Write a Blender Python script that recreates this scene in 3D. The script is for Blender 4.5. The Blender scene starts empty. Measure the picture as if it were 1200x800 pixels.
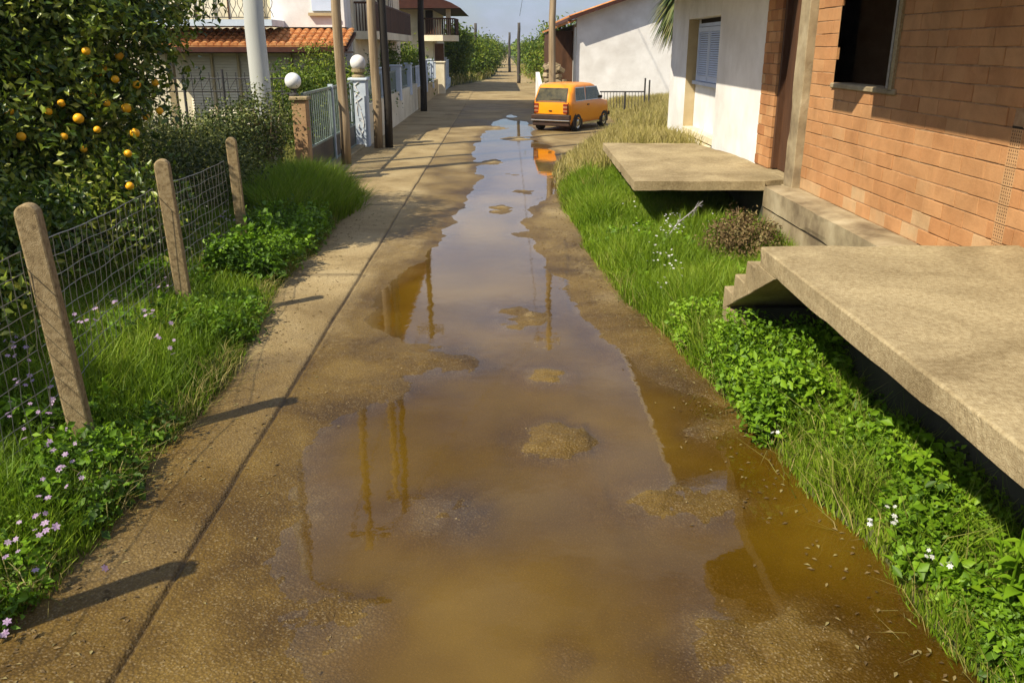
import bpy, math, random
import numpy as np
from mathutils import Vector, Matrix
random.seed(7); RNG = np.random.default_rng(7)
sc = bpy.context.scene
C = sc.collection
R = math.radians

# ------------------------------------------------------------------ camera, sky, sun, exposure
cam_d = bpy.data.cameras.new('camera'); cam = bpy.data.objects.new('camera', cam_d); C.objects.link(cam)
cam.location = (0, 0, 2.4); cam.rotation_euler = (R(90-19), 0, R(-0.72))
cam_d.sensor_width = 36; cam_d.lens = 30; cam_d.clip_start = .05; cam_d.clip_end = 8000
sc.camera = cam

SUN_EL, SUN_DX, SUN_DY = R(47), .80, .60          # light travels towards (+.84, +.54)
sun_d = bpy.data.lights.new('sun', 'SUN'); sun = bpy.data.objects.new('sun', sun_d); C.objects.link(sun)
sun_d.energy = 5.0; sun_d.angle = R(.6); sun_d.color = (1, .90, .72)
n_ = math.hypot(SUN_DX, SUN_DY)
ld = Vector((SUN_DX/n_*math.cos(SUN_EL), SUN_DY/n_*math.cos(SUN_EL), -math.sin(SUN_EL)))
sun.rotation_euler = ld.to_track_quat('-Z', 'Y').to_euler()
w = bpy.data.worlds.new('World'); sc.world = w; w.use_nodes = True
nt = w.node_tree; nt.nodes.clear()
N = nt.nodes.new; L = nt.links.new
out = N('ShaderNodeOutputWorld'); bg = N('ShaderNodeBackground'); sky = N('ShaderNodeTexSky')
sky.sky_type = 'NISHITA'; sky.sun_disc = False; sky.sun_elevation = SUN_EL
sky.sun_rotation = math.atan2(-SUN_DX, -SUN_DY)
sky.air_density = 1.0; sky.dust_density = 1.0; sky.ozone_density = 2.5
bg.inputs['Strength'].default_value = .075
tc = N('ShaderNodeTexCoord'); mp = N('ShaderNodeMapping'); mp.inputs['Scale'].default_value = (1.4, 1.0, 3.6)
no = N('ShaderNodeTexNoise'); no.inputs['Scale'].default_value = 2.3; no.inputs['Detail'].default_value = 7; no.inputs['Roughness'].default_value = .55
cr = N('ShaderNodeValToRGB'); cr.color_ramp.elements[0].position = .34; cr.color_ramp.elements[1].position = .56
cc = N('ShaderNodeValToRGB'); cc.color_ramp.elements[0].position = .45; cc.color_ramp.elements[1].position = .75
cc.color_ramp.elements[0].color = (3.8, 4.7, 7.2, 1); cc.color_ramp.elements[1].color = (9.6, 9.5, 9.8, 1)
mx = N('ShaderNodeMix'); mx.data_type = 'RGBA'
L(tc.outputs['Generated'], mp.inputs['Vector']); L(mp.outputs['Vector'], no.inputs['Vector'])
L(no.outputs['Fac'], cr.inputs['Fac']); L(no.outputs['Fac'], cc.inputs['Fac'])
L(cr.outputs['Color'], mx.inputs['Factor']); L(sky.outputs['Color'], mx.inputs['A']); L(cc.outputs['Color'], mx.inputs['B'])
L(mx.outputs['Result'], bg.inputs['Color']); L(bg.outputs['Background'], out.inputs['Surface'])
sc.view_settings.view_transform = 'Standard'; sc.view_settings.look = 'None'
sc.view_settings.gamma = 1; sc.view_settings.exposure = 0.52; sc.view_settings.use_curve_mapping = False
sc.cycles.use_denoising = True
sc.cycles.max_bounces = 7; sc.cycles.transparent_max_bounces = 10; sc.cycles.diffuse_bounces = 3
sc.cycles.caustics_reflective = False; sc.cycles.caustics_refractive = False
sc.cycles.sample_clamp_indirect = 6

# ------------------------------------------------------------------ helpers
def at(u, v, z=0.0):
    """the point of height z seen at a pixel of the 1200x800 photograph"""
    d = cam.rotation_euler.to_matrix() @ Vector(((u-600)/1000, (400-v)/1000, -1))
    t = (z-2.4)/d.z
    return d.x*t, d.y*t
def sstep(a, b, x):
    t = np.clip((x-a)/(b-a), 0, 1); return t*t*(3-2*t)
def vnoise(x, y, s=1.0, seed=0):
    """smooth value noise, numpy, -1..1"""
    x = np.asarray(x, float)*s + 31.7*seed; y = np.asarray(y, float)*s + 17.3*seed
    xi = np.floor(x).astype(np.int64); yi = np.floor(y).astype(np.int64)
    fx = x-xi; fy = y-yi; fx = fx*fx*(3-2*fx); fy = fy*fy*(3-2*fy)
    def h(a, b):
        n = (a*374761393 + b*668265263 + seed*1442695) & 0xffffffff
        n = ((n ^ (n >> 13))*1274126177) & 0xffffffff
        return ((n ^ (n >> 16)) & 0xffff)/32767.5-1
    return (h(xi, yi)*(1-fx)+h(xi+1, yi)*fx)*(1-fy) + (h(xi, yi+1)*(1-fx)+h(xi+1, yi+1)*fx)*fy

MATS = {}
def mat(name, cols, scale=5, rough=.8, bump=0, bscale=None, detail=6, tint=None, spec=.3, trans=0, metal=0,
        stretch=None, distort=0, bdist=.02, stain=0, sscale=.8):
    """procedural material: noise between colours; tint = attribute that drives the ramp too"""
    m = bpy.data.materials.new(name); m.use_nodes = True; t = m.node_tree; t.nodes.clear()
    N = t.nodes.new; L = t.links.new
    o = N('ShaderNodeOutputMaterial'); p = N('ShaderNodeBsdfPrincipled')
    p.inputs['Roughness'].default_value = rough; p.inputs['Specular IOR Level'].default_value = spec; p.inputs['Metallic'].default_value = metal
    tc = N('ShaderNodeTexCoord'); vec = tc.outputs['Object']
    if stretch:
        mp = N('ShaderNodeMapping'); mp.inputs['Scale'].default_value = stretch; L(vec, mp.inputs['Vector']); vec = mp.outputs['Vector']
    no = N('ShaderNodeTexNoise'); no.inputs['Scale'].default_value = scale; no.inputs['Detail'].default_value = detail
    no.inputs['Roughness'].default_value = .62; no.inputs['Distortion'].default_value = distort; L(vec, no.inputs['Vector'])
    r = N('ShaderNodeValToRGB'); el = r.color_ramp.elements
    n = len(cols)
    lo, hi = (.0, 1.0) if tint else (.33, .67)
    for i, c in enumerate(cols):
        pos = lo+(hi-lo)*i/max(1, n-1)
        e = el[i] if i < 2 else el.new(pos)
        e.position = pos; e.color = (*c, 1)
    fac = no.outputs['Fac']
    if tint:
        a = N('ShaderNodeAttribute'); a.attribute_name = tint
        ma = N('ShaderNodeMath'); ma.operation = 'MULTIPLY_ADD'; ma.inputs[1].default_value = .5; L(no.outputs['Fac'], ma.inputs[0])
        mb = N('ShaderNodeMath'); mb.operation = 'ADD'; mb.inputs[1].default_value = -.25
        L(a.outputs['Fac'], ma.inputs[2]); L(ma.outputs[0], mb.inputs[0]); fac = mb.outputs[0]
    L(fac, r.inputs['Fac']); col = r.outputs['Color']
    if stain:
        sn = N('ShaderNodeTexNoise'); sn.inputs['Scale'].default_value = sscale; sn.inputs['Detail'].default_value = 9; sn.inputs['Roughness'].default_value = .68; sn.inputs['Distortion'].default_value = .5
        L(tc.outputs['Object'], sn.inputs['Vector'])
        sr = N('ShaderNodeValToRGB'); e = sr.color_ramp.elements; e[0].position = .36; e[1].position = .6
        e[0].color = (1-stain, 1-stain*1.08, 1-stain*1.2, 1); e[1].color = (1.04, 1.04, 1.04, 1); L(sn.outputs['Fac'], sr.inputs['Fac'])
        mm = N('ShaderNodeMix'); mm.data_type = 'RGBA'; mm.blend_type = 'MULTIPLY'; mm.inputs['Factor'].default_value = 1
        L(col, mm.inputs['A']); L(sr.outputs['Color'], mm.inputs['B']); col = mm.outputs['Result']
    L(col, p.inputs['Base Color'])
    if bump:
        nb = N('ShaderNodeTexNoise'); nb.inputs['Scale'].default_value = bscale or scale*6; nb.inputs['Detail'].default_value = 5; L(vec, nb.inputs['Vector'])
        b = N('ShaderNodeBump'); b.inputs['Strength'].default_value = bump; b.inputs['Distance'].default_value = bdist
        L(nb.outputs['Fac'], b.inputs['Height']); L(b.outputs['Normal'], p.inputs['Normal'])
    sh = p.outputs['BSDF']
    if trans:
        tr = N('ShaderNodeBsdfTranslucent'); L(col, tr.inputs['Color'])
        ms = N('ShaderNodeMixShader'); ms.inputs[0].default_value = trans; L(sh, ms.inputs[1]); L(tr.outputs[0], ms.inputs[2]); sh = ms.outputs[0]
    L(sh, o.inputs['Surface'])
    MATS[name] = m; return m

def to_obj(name, me, parent, origin, m):
    if m is not None: me.materials.append(m)
    o = bpy.data.objects.new(name, me); C.objects.link(o)
    base = Vector((0, 0, 0))
    if parent is not None: base = world_of(parent)
    org = Vector(origin) if origin is not None else base
    me.transform(Matrix.Translation(-org))
    o.location = org-base
    if parent is not None: o.parent = parent
    return o
def world_of(o):
    v = Vector(o.location)
    while o.parent: o = o.parent; v = v+Vector(o.location)
    return v
def np_mesh(name, v, f, m, parent=None, origin=None, smooth=False, attrs=None):
    me = bpy.data.meshes.new(name); k = f.shape[1]
    me.vertices.add(len(v)); me.vertices.foreach_set('co', np.ascontiguousarray(v, np.float32).ravel())
    me.loops.add(f.size); me.loops.foreach_set('vertex_index', np.ascontiguousarray(f, np.int32).ravel())
    me.polygons.add(len(f)); me.polygons.foreach_set('loop_start', np.arange(0, f.size, k, dtype=np.int32))
    me.update(calc_edges=True)
    if smooth: me.polygons.foreach_set('use_smooth', np.ones(len(f), bool))
    for an, av in (attrs or {}).items():
        a = me.attributes.new(an, 'FLOAT', 'POINT'); a.data.foreach_set('value', np.ascontiguousarray(av, np.float32))
    return to_obj(name, me, parent, origin, m)

class MB:
    def __init__(s): s.v = []; s.f = []; s.t = []
    def add(s, vs, fs, tint=None):
        b = len(s.v); s.v += [tuple(v) for v in vs]; s.f += [[b+i for i in f] for f in fs]
        s.t += [tint if tint is not None else .5]*len(vs); return s
    def box(s, x0, x1, y0, y1, z0, z1, tint=None):
        vs = [(x0,y0,z0),(x1,y0,z0),(x1,y1,z0),(x0,y1,z0),(x0,y0,z1),(x1,y0,z1),(x1,y1,z1),(x0,y1,z1)]
        return s.add(vs, [(3,2,1,0),(4,5,6,7),(0,1,5,4),(1,2,6,5),(2,3,7,6),(3,0,4,7)], tint)
    def prism(s, poly, axis, a, b, tint=None):
        """polygon in the plane across the axis; axis x: (y,z), y: (x,z), z: (x,y)"""
        def P(p, q):
            return {'x': (q, p[0], p[1]), 'y': (p[0], q, p[1]), 'z': (p[0], p[1], q)}[axis]
        n = len(poly); vs = [P(p, a) for p in poly]+[P(p, b) for p in poly]
        fs = [tuple(range(n-1, -1, -1)), tuple(range(n, 2*n))]+[(i, (i+1) % n, (i+1) % n+n, i+n) for i in range(n)]
        return s.add(vs, fs, tint)
    def tube(s, pts, rad, n=10, caps=True, tint=None):
        pts = [Vector(p) for p in pts]; rad = rad if isinstance(rad, (list, tuple)) else [rad]*len(pts)
        vs = []; up0 = None
        for i, p in enumerate(pts):
            d = (pts[min(i+1, len(pts)-1)]-pts[max(i-1, 0)]).normalized()
            ref = Vector((1, 0, 0)) if abs(d.x) < .8 else Vector((0, 1, 0))
            a = d.cross(ref).normalized(); b = d.cross(a)
            for k in range(n):
                an = 2*math.pi*k/n; vs.append(p+(a*math.cos(an)+b*math.sin(an))*rad[i])
        fs = []
        for i in range(len(pts)-1):
            for k in range(n): fs.append((i*n+k, i*n+(k+1) % n, (i+1)*n+(k+1) % n, (i+1)*n+k))
        if caps: fs += [tuple(range(n-1, -1, -1)), tuple(range((len(pts)-1)*n, len(pts)*n))]
        return s.add(vs, fs, tint)
    def lathe(s, x, y, prof, n=16):
        vs = []
        for r, z in prof:
            for k in range(n): an = 2*math.pi*k/n; vs.append((x+r*math.cos(an), y+r*math.sin(an), z))
        fs = [(i*n+k, i*n+(k+1) % n, (i+1)*n+(k+1) % n, (i+1)*n+k) for i in range(len(prof)-1) for k in range(n)]
        fs += [tuple(range(n-1, -1, -1)), tuple(range((len(prof)-1)*n, len(prof)*n))]
        return s.add(vs, fs)
    def ball(s, c, r, n=18, m=12, sq=1.0):
        prof = [(max(.001, r*math.sin(math.pi*i/m)), c[2]-r*sq*math.cos(math.pi*i/m)) for i in range(m+1)]
        return s.lathe(c[0], c[1], prof, n)
    def rot(s, start, org, ang, axis='Z'):
        M = Matrix.Rotation(ang, 4, axis); o = Vector(org)
        for i in range(start, len(s.v)): s.v[i] = tuple(M @ (Vector(s.v[i])-o)+o)
        return s
    def build(s, name, m, parent=None, origin=None, smooth=False, bevel=0, seg=1, solid=0, rough=0):
        me = bpy.data.meshes.new(name); me.from_pydata(s.v, [], s.f); me.update()
        a = me.attributes.new('tint', 'FLOAT', 'POINT'); a.data.foreach_set('value', s.t)
        if smooth:
            for p in me.polygons: p.use_smooth = True
        o = to_obj(name, me, parent, origin, m)
        if solid:
            md = o.modifiers.new('s', 'SOLIDIFY'); md.thickness = solid
        if bevel:
            md = o.modifiers.new('b', 'BEVEL'); md.width = bevel; md.segments = seg; md.limit_method = 'ANGLE'
        return o

def roughen(o, step=.09, amp=.004, chip=.010, seed=3):
    import bmesh
    bm = bmesh.new(); bm.from_mesh(o.data); co = np.array([v.co[:] for v in bm.verts]); lo, hi = co.min(0), co.max(0)
    for ax in range(3):
        n = int((hi[ax]-lo[ax])/step)
        for i in range(1, n):
            p = [0, 0, 0]; p[ax] = lo[ax]+(hi[ax]-lo[ax])*i/n; nn = [0, 0, 0]; nn[ax] = 1
            bmesh.ops.bisect_plane(bm, geom=bm.verts[:]+bm.edges[:]+bm.faces[:], plane_co=p, plane_no=nn)
    bm.normal_update()
    for v in bm.verts:
        c = v.co; sharp = any(e.calc_face_angle(0) > .6 for e in v.link_edges)
        k = float(vnoise(c.x*7+c.z*3, c.y*7+c.z*5, 1, seed))*amp
        if sharp: k -= max(0, float(vnoise(c.x*5, c.y*5+c.z*4, 1, seed+1)))**2*chip*2.2
        v.co = c+v.normal*k
    bm.to_mesh(o.data); bm.free(); return o
def tag(o, label=None, cat=None, group=None, kind=None):
    if label: o['label'] = label
    if cat: o['category'] = cat
    if group: o['group'] = group
    if kind: o['kind'] = kind
    return o
def thing(name, label, cat, loc=(0, 0, 0), group=None):
    o = bpy.data.objects.new(name, None); C.objects.link(o); o.location = loc; o.empty_display_size = .2
    return tag(o, label, cat, group)

# ------------------------------------------------------------------ materials
concrete = mat('concrete', [(.18,.135,.08),(.33,.265,.16),(.43,.36,.235)], 2.2, .9, .5, 60, 9, bdist=.008, stain=.22, sscale=1.6)
old_concrete = mat('old_concrete', [(.28,.215,.115),(.37,.295,.165),(.45,.37,.22)], 38, .92, .65, 120, 10, bdist=.012, stain=.38, sscale=1.1)
shade_conc = mat('shade_darkened_concrete', [(.035,.036,.022),(.075,.07,.05)], 1.8, .95, .3, 20, 8)  # grey concrete with the shade under the slabs painted in as near-black
post_conc = mat('post_concrete', [(.17,.12,.06),(.30,.22,.11),(.38,.29,.16)], 30, .92, .8, 160, 6, bdist=.006)
white_paint = mat('white_plaster', [(.66,.64,.61),(.82,.81,.79)], 1.3, .85, .15, 40, 8, bdist=.006, stain=.10, sscale=.6)
cream_paint = mat('cream_plaster', [(.60,.53,.36),(.76,.70,.53)], 1.2, .85, .12, 30, 7, bdist=.006, stain=.14, sscale=.5)
tan_paint = mat('tan_plaster', [(.38,.29,.15),(.52,.42,.25)], 1.5, .88, .2, 30, 7)
brickm = mat('clay_brick', [(.32,.135,.052),(.45,.22,.09),(.50,.27,.12),(.50,.36,.20)], 3.5, .88, .5, 70, 9, tint='tint', bdist=.006, stain=.22, sscale=2.2)
mortar = mat('mortar', [(.24,.13,.06),(.42,.27,.15)], 9, .95, .6, 60, 7, bdist=.01)
dark = mat('dark_interior', [(.02,.014,.008),(.035,.025,.015)], 4, .95)
brown_wood = mat('dark_brown_wood', [(.05,.022,.010),(.10,.045,.02)], 6, .7, .2, 30, stretch=(1,1,.2))
pole_wood = mat('weathered_pole_wood', [(.14,.095,.05),(.30,.22,.13),(.40,.31,.20)], 9, .85, .6, 30, 8, stretch=(1,1,.06), bdist=.01)
black_pole = mat('dark_stained_wood', [(.012,.010,.008),(.035,.028,.02)], 9, .7, .4, 30, 6, stretch=(1,1,.06))
far_pole = mat('distant_pole_wood', [(.05,.045,.04),(.09,.08,.07)], 9, .8)
steel_white = mat('galvanised_pole', [(.42,.43,.40),(.55,.56,.52)], 1.2, .45, 0, stretch=(1,1,.2), spec=.4)
rust_tile = mat('terracotta_tiles', [(.34,.12,.035),(.48,.20,.065),(.58,.32,.13)], 6, .8, .2, 30)
gutter_br = mat('brown_gutter', [(.045,.014,.008),(.07,.025,.014)], 3, .5)
shutter_w = mat('white_shutter', [(.52,.60,.74),(.60,.68,.82)], 3, .5)
beige_shutter = mat('beige_shutter', [(.66,.59,.42),(.76,.70,.54)], 3, .6)
teal_metal = mat('grey_green_metal', [(.12,.17,.15),(.22,.28,.25)], 6, .5, 0, spec=.4)
dark_metal = mat('dark_metal', [(.03,.03,.03),(.06,.055,.05)], 6, .5, 0, spec=.4)
grey_metal = mat('grey_zinc_wire', [(.18,.18,.165),(.30,.29,.26)], 20, .45, 0, metal=.5)
blue_white = mat('blue_white_paint', [(.44,.51,.60),(.60,.67,.74)], 3, .6)
brick_paint = mat('orange_brown_render', [(.30,.17,.08),(.42,.27,.14)], 4, .85, .3, 30)
globe_m = mat('opal_globe', [(.74,.74,.72),(.82,.82,.80)], 3, .22, spec=.5)
car_paint = mat('orange_car_paint', [(.88,.27,.003),(.92,.31,.005)], 1.5, .28, 0, spec=.6)
car_trim = mat('black_plastic_trim', [(.03,.018,.012),(.06,.03,.02)], 6, .55)
chrome = mat('chrome', [(.55,.53,.5),(.65,.63,.6)], 4, .25, metal=.9)
tyre_m = mat('tyre_rubber', [(.015,.015,.015),(.03,.028,.025)], 9, .85)
lamp_red = mat('red_lamp_lens', [(.16,.02,.01),(.26,.04,.015)], 5, .2, spec=.6)
lens_dull = mat('dull_lamp_lens', [(.30,.14,.07),(.42,.22,.12)], 5, .3)
lamp_white = mat('clear_lamp_lens', [(.6,.55,.5),(.7,.65,.6)], 5, .2, spec=.6)
glassm = mat('dark_glass', [(.012,.014,.008),(.09,.075,.03)], 5, .12, spec=.45)
grass_m = mat('grass_blades', [(.05,.085,.006),(.145,.255,.011),(.26,.37,.024),(.42,.40,.12)], 1.2, .55, trans=.42, tint='tint', spec=.3)
dry_grass_m = mat('dry_grass_blades', [(.07,.11,.012),(.22,.22,.04),(.38,.32,.10),(.48,.41,.18)], 1.2, .65, trans=.3, tint='tint', spec=.2)
weed_m = mat('broad_weed_leaves', [(.05,.11,.008),(.15,.29,.012),(.25,.41,.02)], 3, .5, trans=.35, tint='tint', spec=.3)
orange_leaf = mat('citrus_leaves', [(.020,.050,.005),(.07,.13,.012),(.22,.29,.024),(.38,.40,.07)], 2, .38, trans=.28, tint='tint', spec=.5)
hedge_leaf = mat('hedge_leaves', [(.018,.036,.007),(.08,.115,.018),(.24,.25,.07)], 2, .5, trans=.2, tint='tint', spec=.3)
bush_leaf = mat('bush_leaves', [(.04,.085,.008),(.12,.19,.014),(.25,.29,.03)], 2, .5, trans=.3, tint='tint', spec=.3)
palm_leaf = mat('palm_leaves', [(.035,.075,.018),(.11,.14,.04),(.24,.22,.09)], 3, .5, trans=.2, tint='tint')
dry_leaf = mat('dry_shrub_leaves', [(.07,.045,.018),(.18,.12,.05),(.26,.22,.09)], 4, .8, trans=.15, tint='tint')
bark = mat('bark', [(.06,.04,.025),(.16,.11,.065)], 12, .9, .6, 40, stretch=(1,1,.3))
twig_m = mat('dry_twigs', [(.16,.10,.05),(.34,.25,.15)], 12, .9)
twig_grey = mat('grey_twigs', [(.20,.19,.19),(.36,.34,.34)], 12, .9)
orange_peel = mat('orange_peel', [(.85,.36,.01),(.92,.50,.02)], 5, .4, .1, 90, tint='tint')
petal_w = mat('white_petals', [(.68,.68,.66),(.78,.78,.76)], 5, .6, trans=.3)
petal_p = mat('pale_violet_petals', [(.34,.20,.40),(.62,.48,.62)], 40, .6, trans=.3)
soil = mat('garden_soil', [(.035,.026,.012),(.08,.06,.03)], 3, .95, .6, 20)
stone_m = mat('rough_stone', [(.22,.17,.10),(.42,.34,.22)], 5, .9, .6, 25, tint='tint')
hill_m = mat('hill_scrub', [(.035,.045,.05),(.07,.085,.08)], .01, .95)
pebble_m = mat('pebbles', [(.08,.052,.02),(.16,.11,.045),(.30,.23,.12)], 20, .7, tint='tint')

# ------------------------------------------------------------------ ground, road, water
RX = np.array([(-20,1.95),(2.0,1.93),(2.7,1.87),(3.67,1.77),(4.38,1.69),(5.37,1.6),(6.4,1.45),(8.1,1.2),(9.9,1.04),(13.4,.93),(17.4,1.0),(20.3,1.5),(23,2.3),(26,3.7),(33,3.9),(37,3.2),(47,2.6),(62,2.5),(70,2.2),(90,1.9),(400,1.9),(3000,1.9)])
LX = np.array([(-20,-2.1),(2.9,-2.08),(3.4,-2.03),(4,-2.0),(5,-2.04),(6.2,-2.0),(8.5,-2.25),(10,-2.24),(13.5,-2.25),(15,-2.9),(16,-3.4),(21.8,-3.45),(48,-3.4),(58,-2.6),(63,-1.6),(72,-.6),(90,-.2),(400,-.4),(3000,-.4)])
def xr(y): return np.interp(y, RX[:,0], RX[:,1])+vnoise(y, y*0, 1.6, 3)*.05
def xl(y): return np.interp(y, LX[:,0], LX[:,1])+vnoise(y, y*0, 1.4, 5)*.05
ZB = np.array([(-5,.06),(6,.08),(9,.12),(11,.22),(13,.42),(15.5,.6),(24,.58),(34,.42),(45,.12),(60,.1)])
def gz(x, y):
    x = np.asarray(x, float); y = np.asarray(y, float)
    dr = x-xr(y); dl = xl(y)-x
    zr = np.interp(y, ZB[:,0], ZB[:,1])
    a = sstep(-.06, .10, dr)*.28 + sstep(.05, 1.5, dr)*(zr-.03)
    b = sstep(-.06, .10, dl)*.28 + sstep(.05, .9, dl)*.12
    z = -.25 + np.where(dr > -.1, a, 0)+np.where(dl > -.1, b, 0)
    z += vnoise(x, y, .9, 9)*.025*np.where((dr > .1) | (dl > .1), 1, 0)
    return z
def grid_mesh(name, xs, ys, zf, m, kind='structure', attrs=None, smooth=True):
    X, Y = np.meshgrid(xs, ys); Z = zf(X, Y)
    v = np.stack([X.ravel(), Y.ravel(), Z.ravel()], 1)
    nx, ny = len(xs), len(ys); i = (np.arange(ny-1)[:,None]*nx+np.arange(nx-1)[None]).ravel()
    f = np.stack([i, i+1, i+1+nx, i+nx], 1)
    at_ = {k: fn(X, Y, Z).ravel() for k, fn in (attrs or {}).items()}
    o = np_mesh(name, v, f, m, smooth=smooth, attrs=at_); tag(o, kind=kind); return o
gx = np.concatenate([[-3000,-1200,-500,-200,-90,-45,-25,-16], np.arange(-12,-3,.3), np.arange(-3,4.5,.07), np.arange(4.6,14,.4), [20,40,90,200,500,1200,3000]])
gy = np.concatenate([[-60,-20,-8,-3], np.arange(-1,12,.12), np.arange(12,40,.3), np.arange(40,100,1.5), [110,130,160,220,320,500,900,1600,2600,4200]])
ground_m = mat('ground_earth', [(.030,.034,.010),(.06,.065,.02),(.11,.095,.04)], .9, .95, .5, 14, 9)
grid_mesh('ground', gx, gy, gz, ground_m)

WL = np.array([(-5,-1.1),(2.5,-1.02),(3.4,-1.16),(4.7,-1.40),(5.8,-1.15),(6.8,-1.10),(7.6,-1.45),(8.6,-1.42),(10.2,-1.05),(12.6,-.86),(16.6,-.58),(22,-.85),(25,-.75),(30,-.35),(34,.3),(36,.5)])
WR = np.array([(-5,2.2),(2.5,2.2),(4,2.2),(5.1,1.95),(5.8,1.5),(6.7,1.15),(8.3,.9),(10,.66),(12.3,.5),(14,.8),(16.5,1.3),(22,1.5),(25,1.1),(30,1.0),(34,.6),(36,.5)])
ISL = [(.19,7.71,.26,.42,1),(.36,6.12,.22,.26,.9),(.37,5.01,.26,.30,1),(-.32,4.06,.24,.26,.72),(1.0,4.19,.36,.26,.8),(-.62,6.5,.55,.38,1),(-.95,5.9,.3,.35,1),
       (1.1,3.0,.55,.40,.72),(-.03,13.35,.24,.5,1),(-.2,19.2,.28,.7,1),(.35,15.0,.3,.35,1),(-.75,3.15,.3,.35,.6),(-.95,2.6,.35,.5,.7),(.3,11.4,.3,.3,.7),(1.35,5.15,.2,.3,.8),(.25,2.9,.18,.2,.4),(.2,17.2,.3,.3,.8),(.4,24.2,.5,.7,1),(-.1,27.5,.4,.8,1),(.5,31,.3,.8,1)]
def rz(x, y):
    wl = np.interp(y, WL[:,0], WL[:,1])+vnoise(x, y, 2.1, 11)*.10+vnoise(x, y, 7, 12)*.035
    wr = np.interp(y, WR[:,0], WR[:,1])+vnoise(x, y, 1.8, 13)*.12+vnoise(x, y, 7, 14)*.035
    inside = sstep(-.12, .55, np.minimum(x-wl, wr-x))*sstep(36, 32, y)
    z = .016-.040*inside
    isl = np.zeros_like(x)
    for (a, b, rx, ry, h) in ISL:
        d = ((x-a)/rx)**2+((y-b)/ry)**2
        isl = np.maximum(isl, h*np.exp(-d*.95)*(1+.45*vnoise(x, y, 5, 15)+.3*vnoise(x, y, 13, 17)))
    z = z+isl*.038*inside
    z += vnoise(x, y, .7, 16)*.006+vnoise(x, y, 3, 17)*.003
    peb = np.clip(vnoise(x, y, 26, 18)*.6+vnoise(x, y, 47, 19)*.5, 0, 1)
    z += peb*.011*sstep(16, 9, y)*(.25+np.clip(isl, 0, 1)+.5*(1-inside))
    z += .018*sstep(-1.5, -1.62, x)                               # the kerb slab left of the joint sits a little higher
    z -= .018*np.exp(-((x+1.555+.006*vnoise(y, y*0, 2, 21))/.010)**2)*sstep(40, 30, y)
    z += .02*sstep(36, 50, y)
    return z
def wet(x, y, z):
    a = sstep(.026, .004, z)
    near = sstep(9.5, 4.2, y)*.95+sstep(-1.5, -1.2, x)*sstep(22, 14, y)*.35
    return np.clip(a*.9+near*1.05+vnoise(x, y, 1.5, 22)*.22, 0, 1)
rx_ = np.concatenate([[-4.6,-4.2,-3.8], np.arange(-3.5,-2.4,.06), np.arange(-2.4,-1.62,.033), np.arange(-1.62,-1.49,.009), np.arange(-1.48,2.3,.033), np.arange(2.35,4.3,.12)])
ry_ = np.concatenate([[-3,0,1.2,1.8], np.arange(2.2,9,.03), np.arange(9,16,.06), np.arange(16,28,.14), np.arange(28,75,.6), np.arange(75,140,4), [160,200,260,400]])

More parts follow.
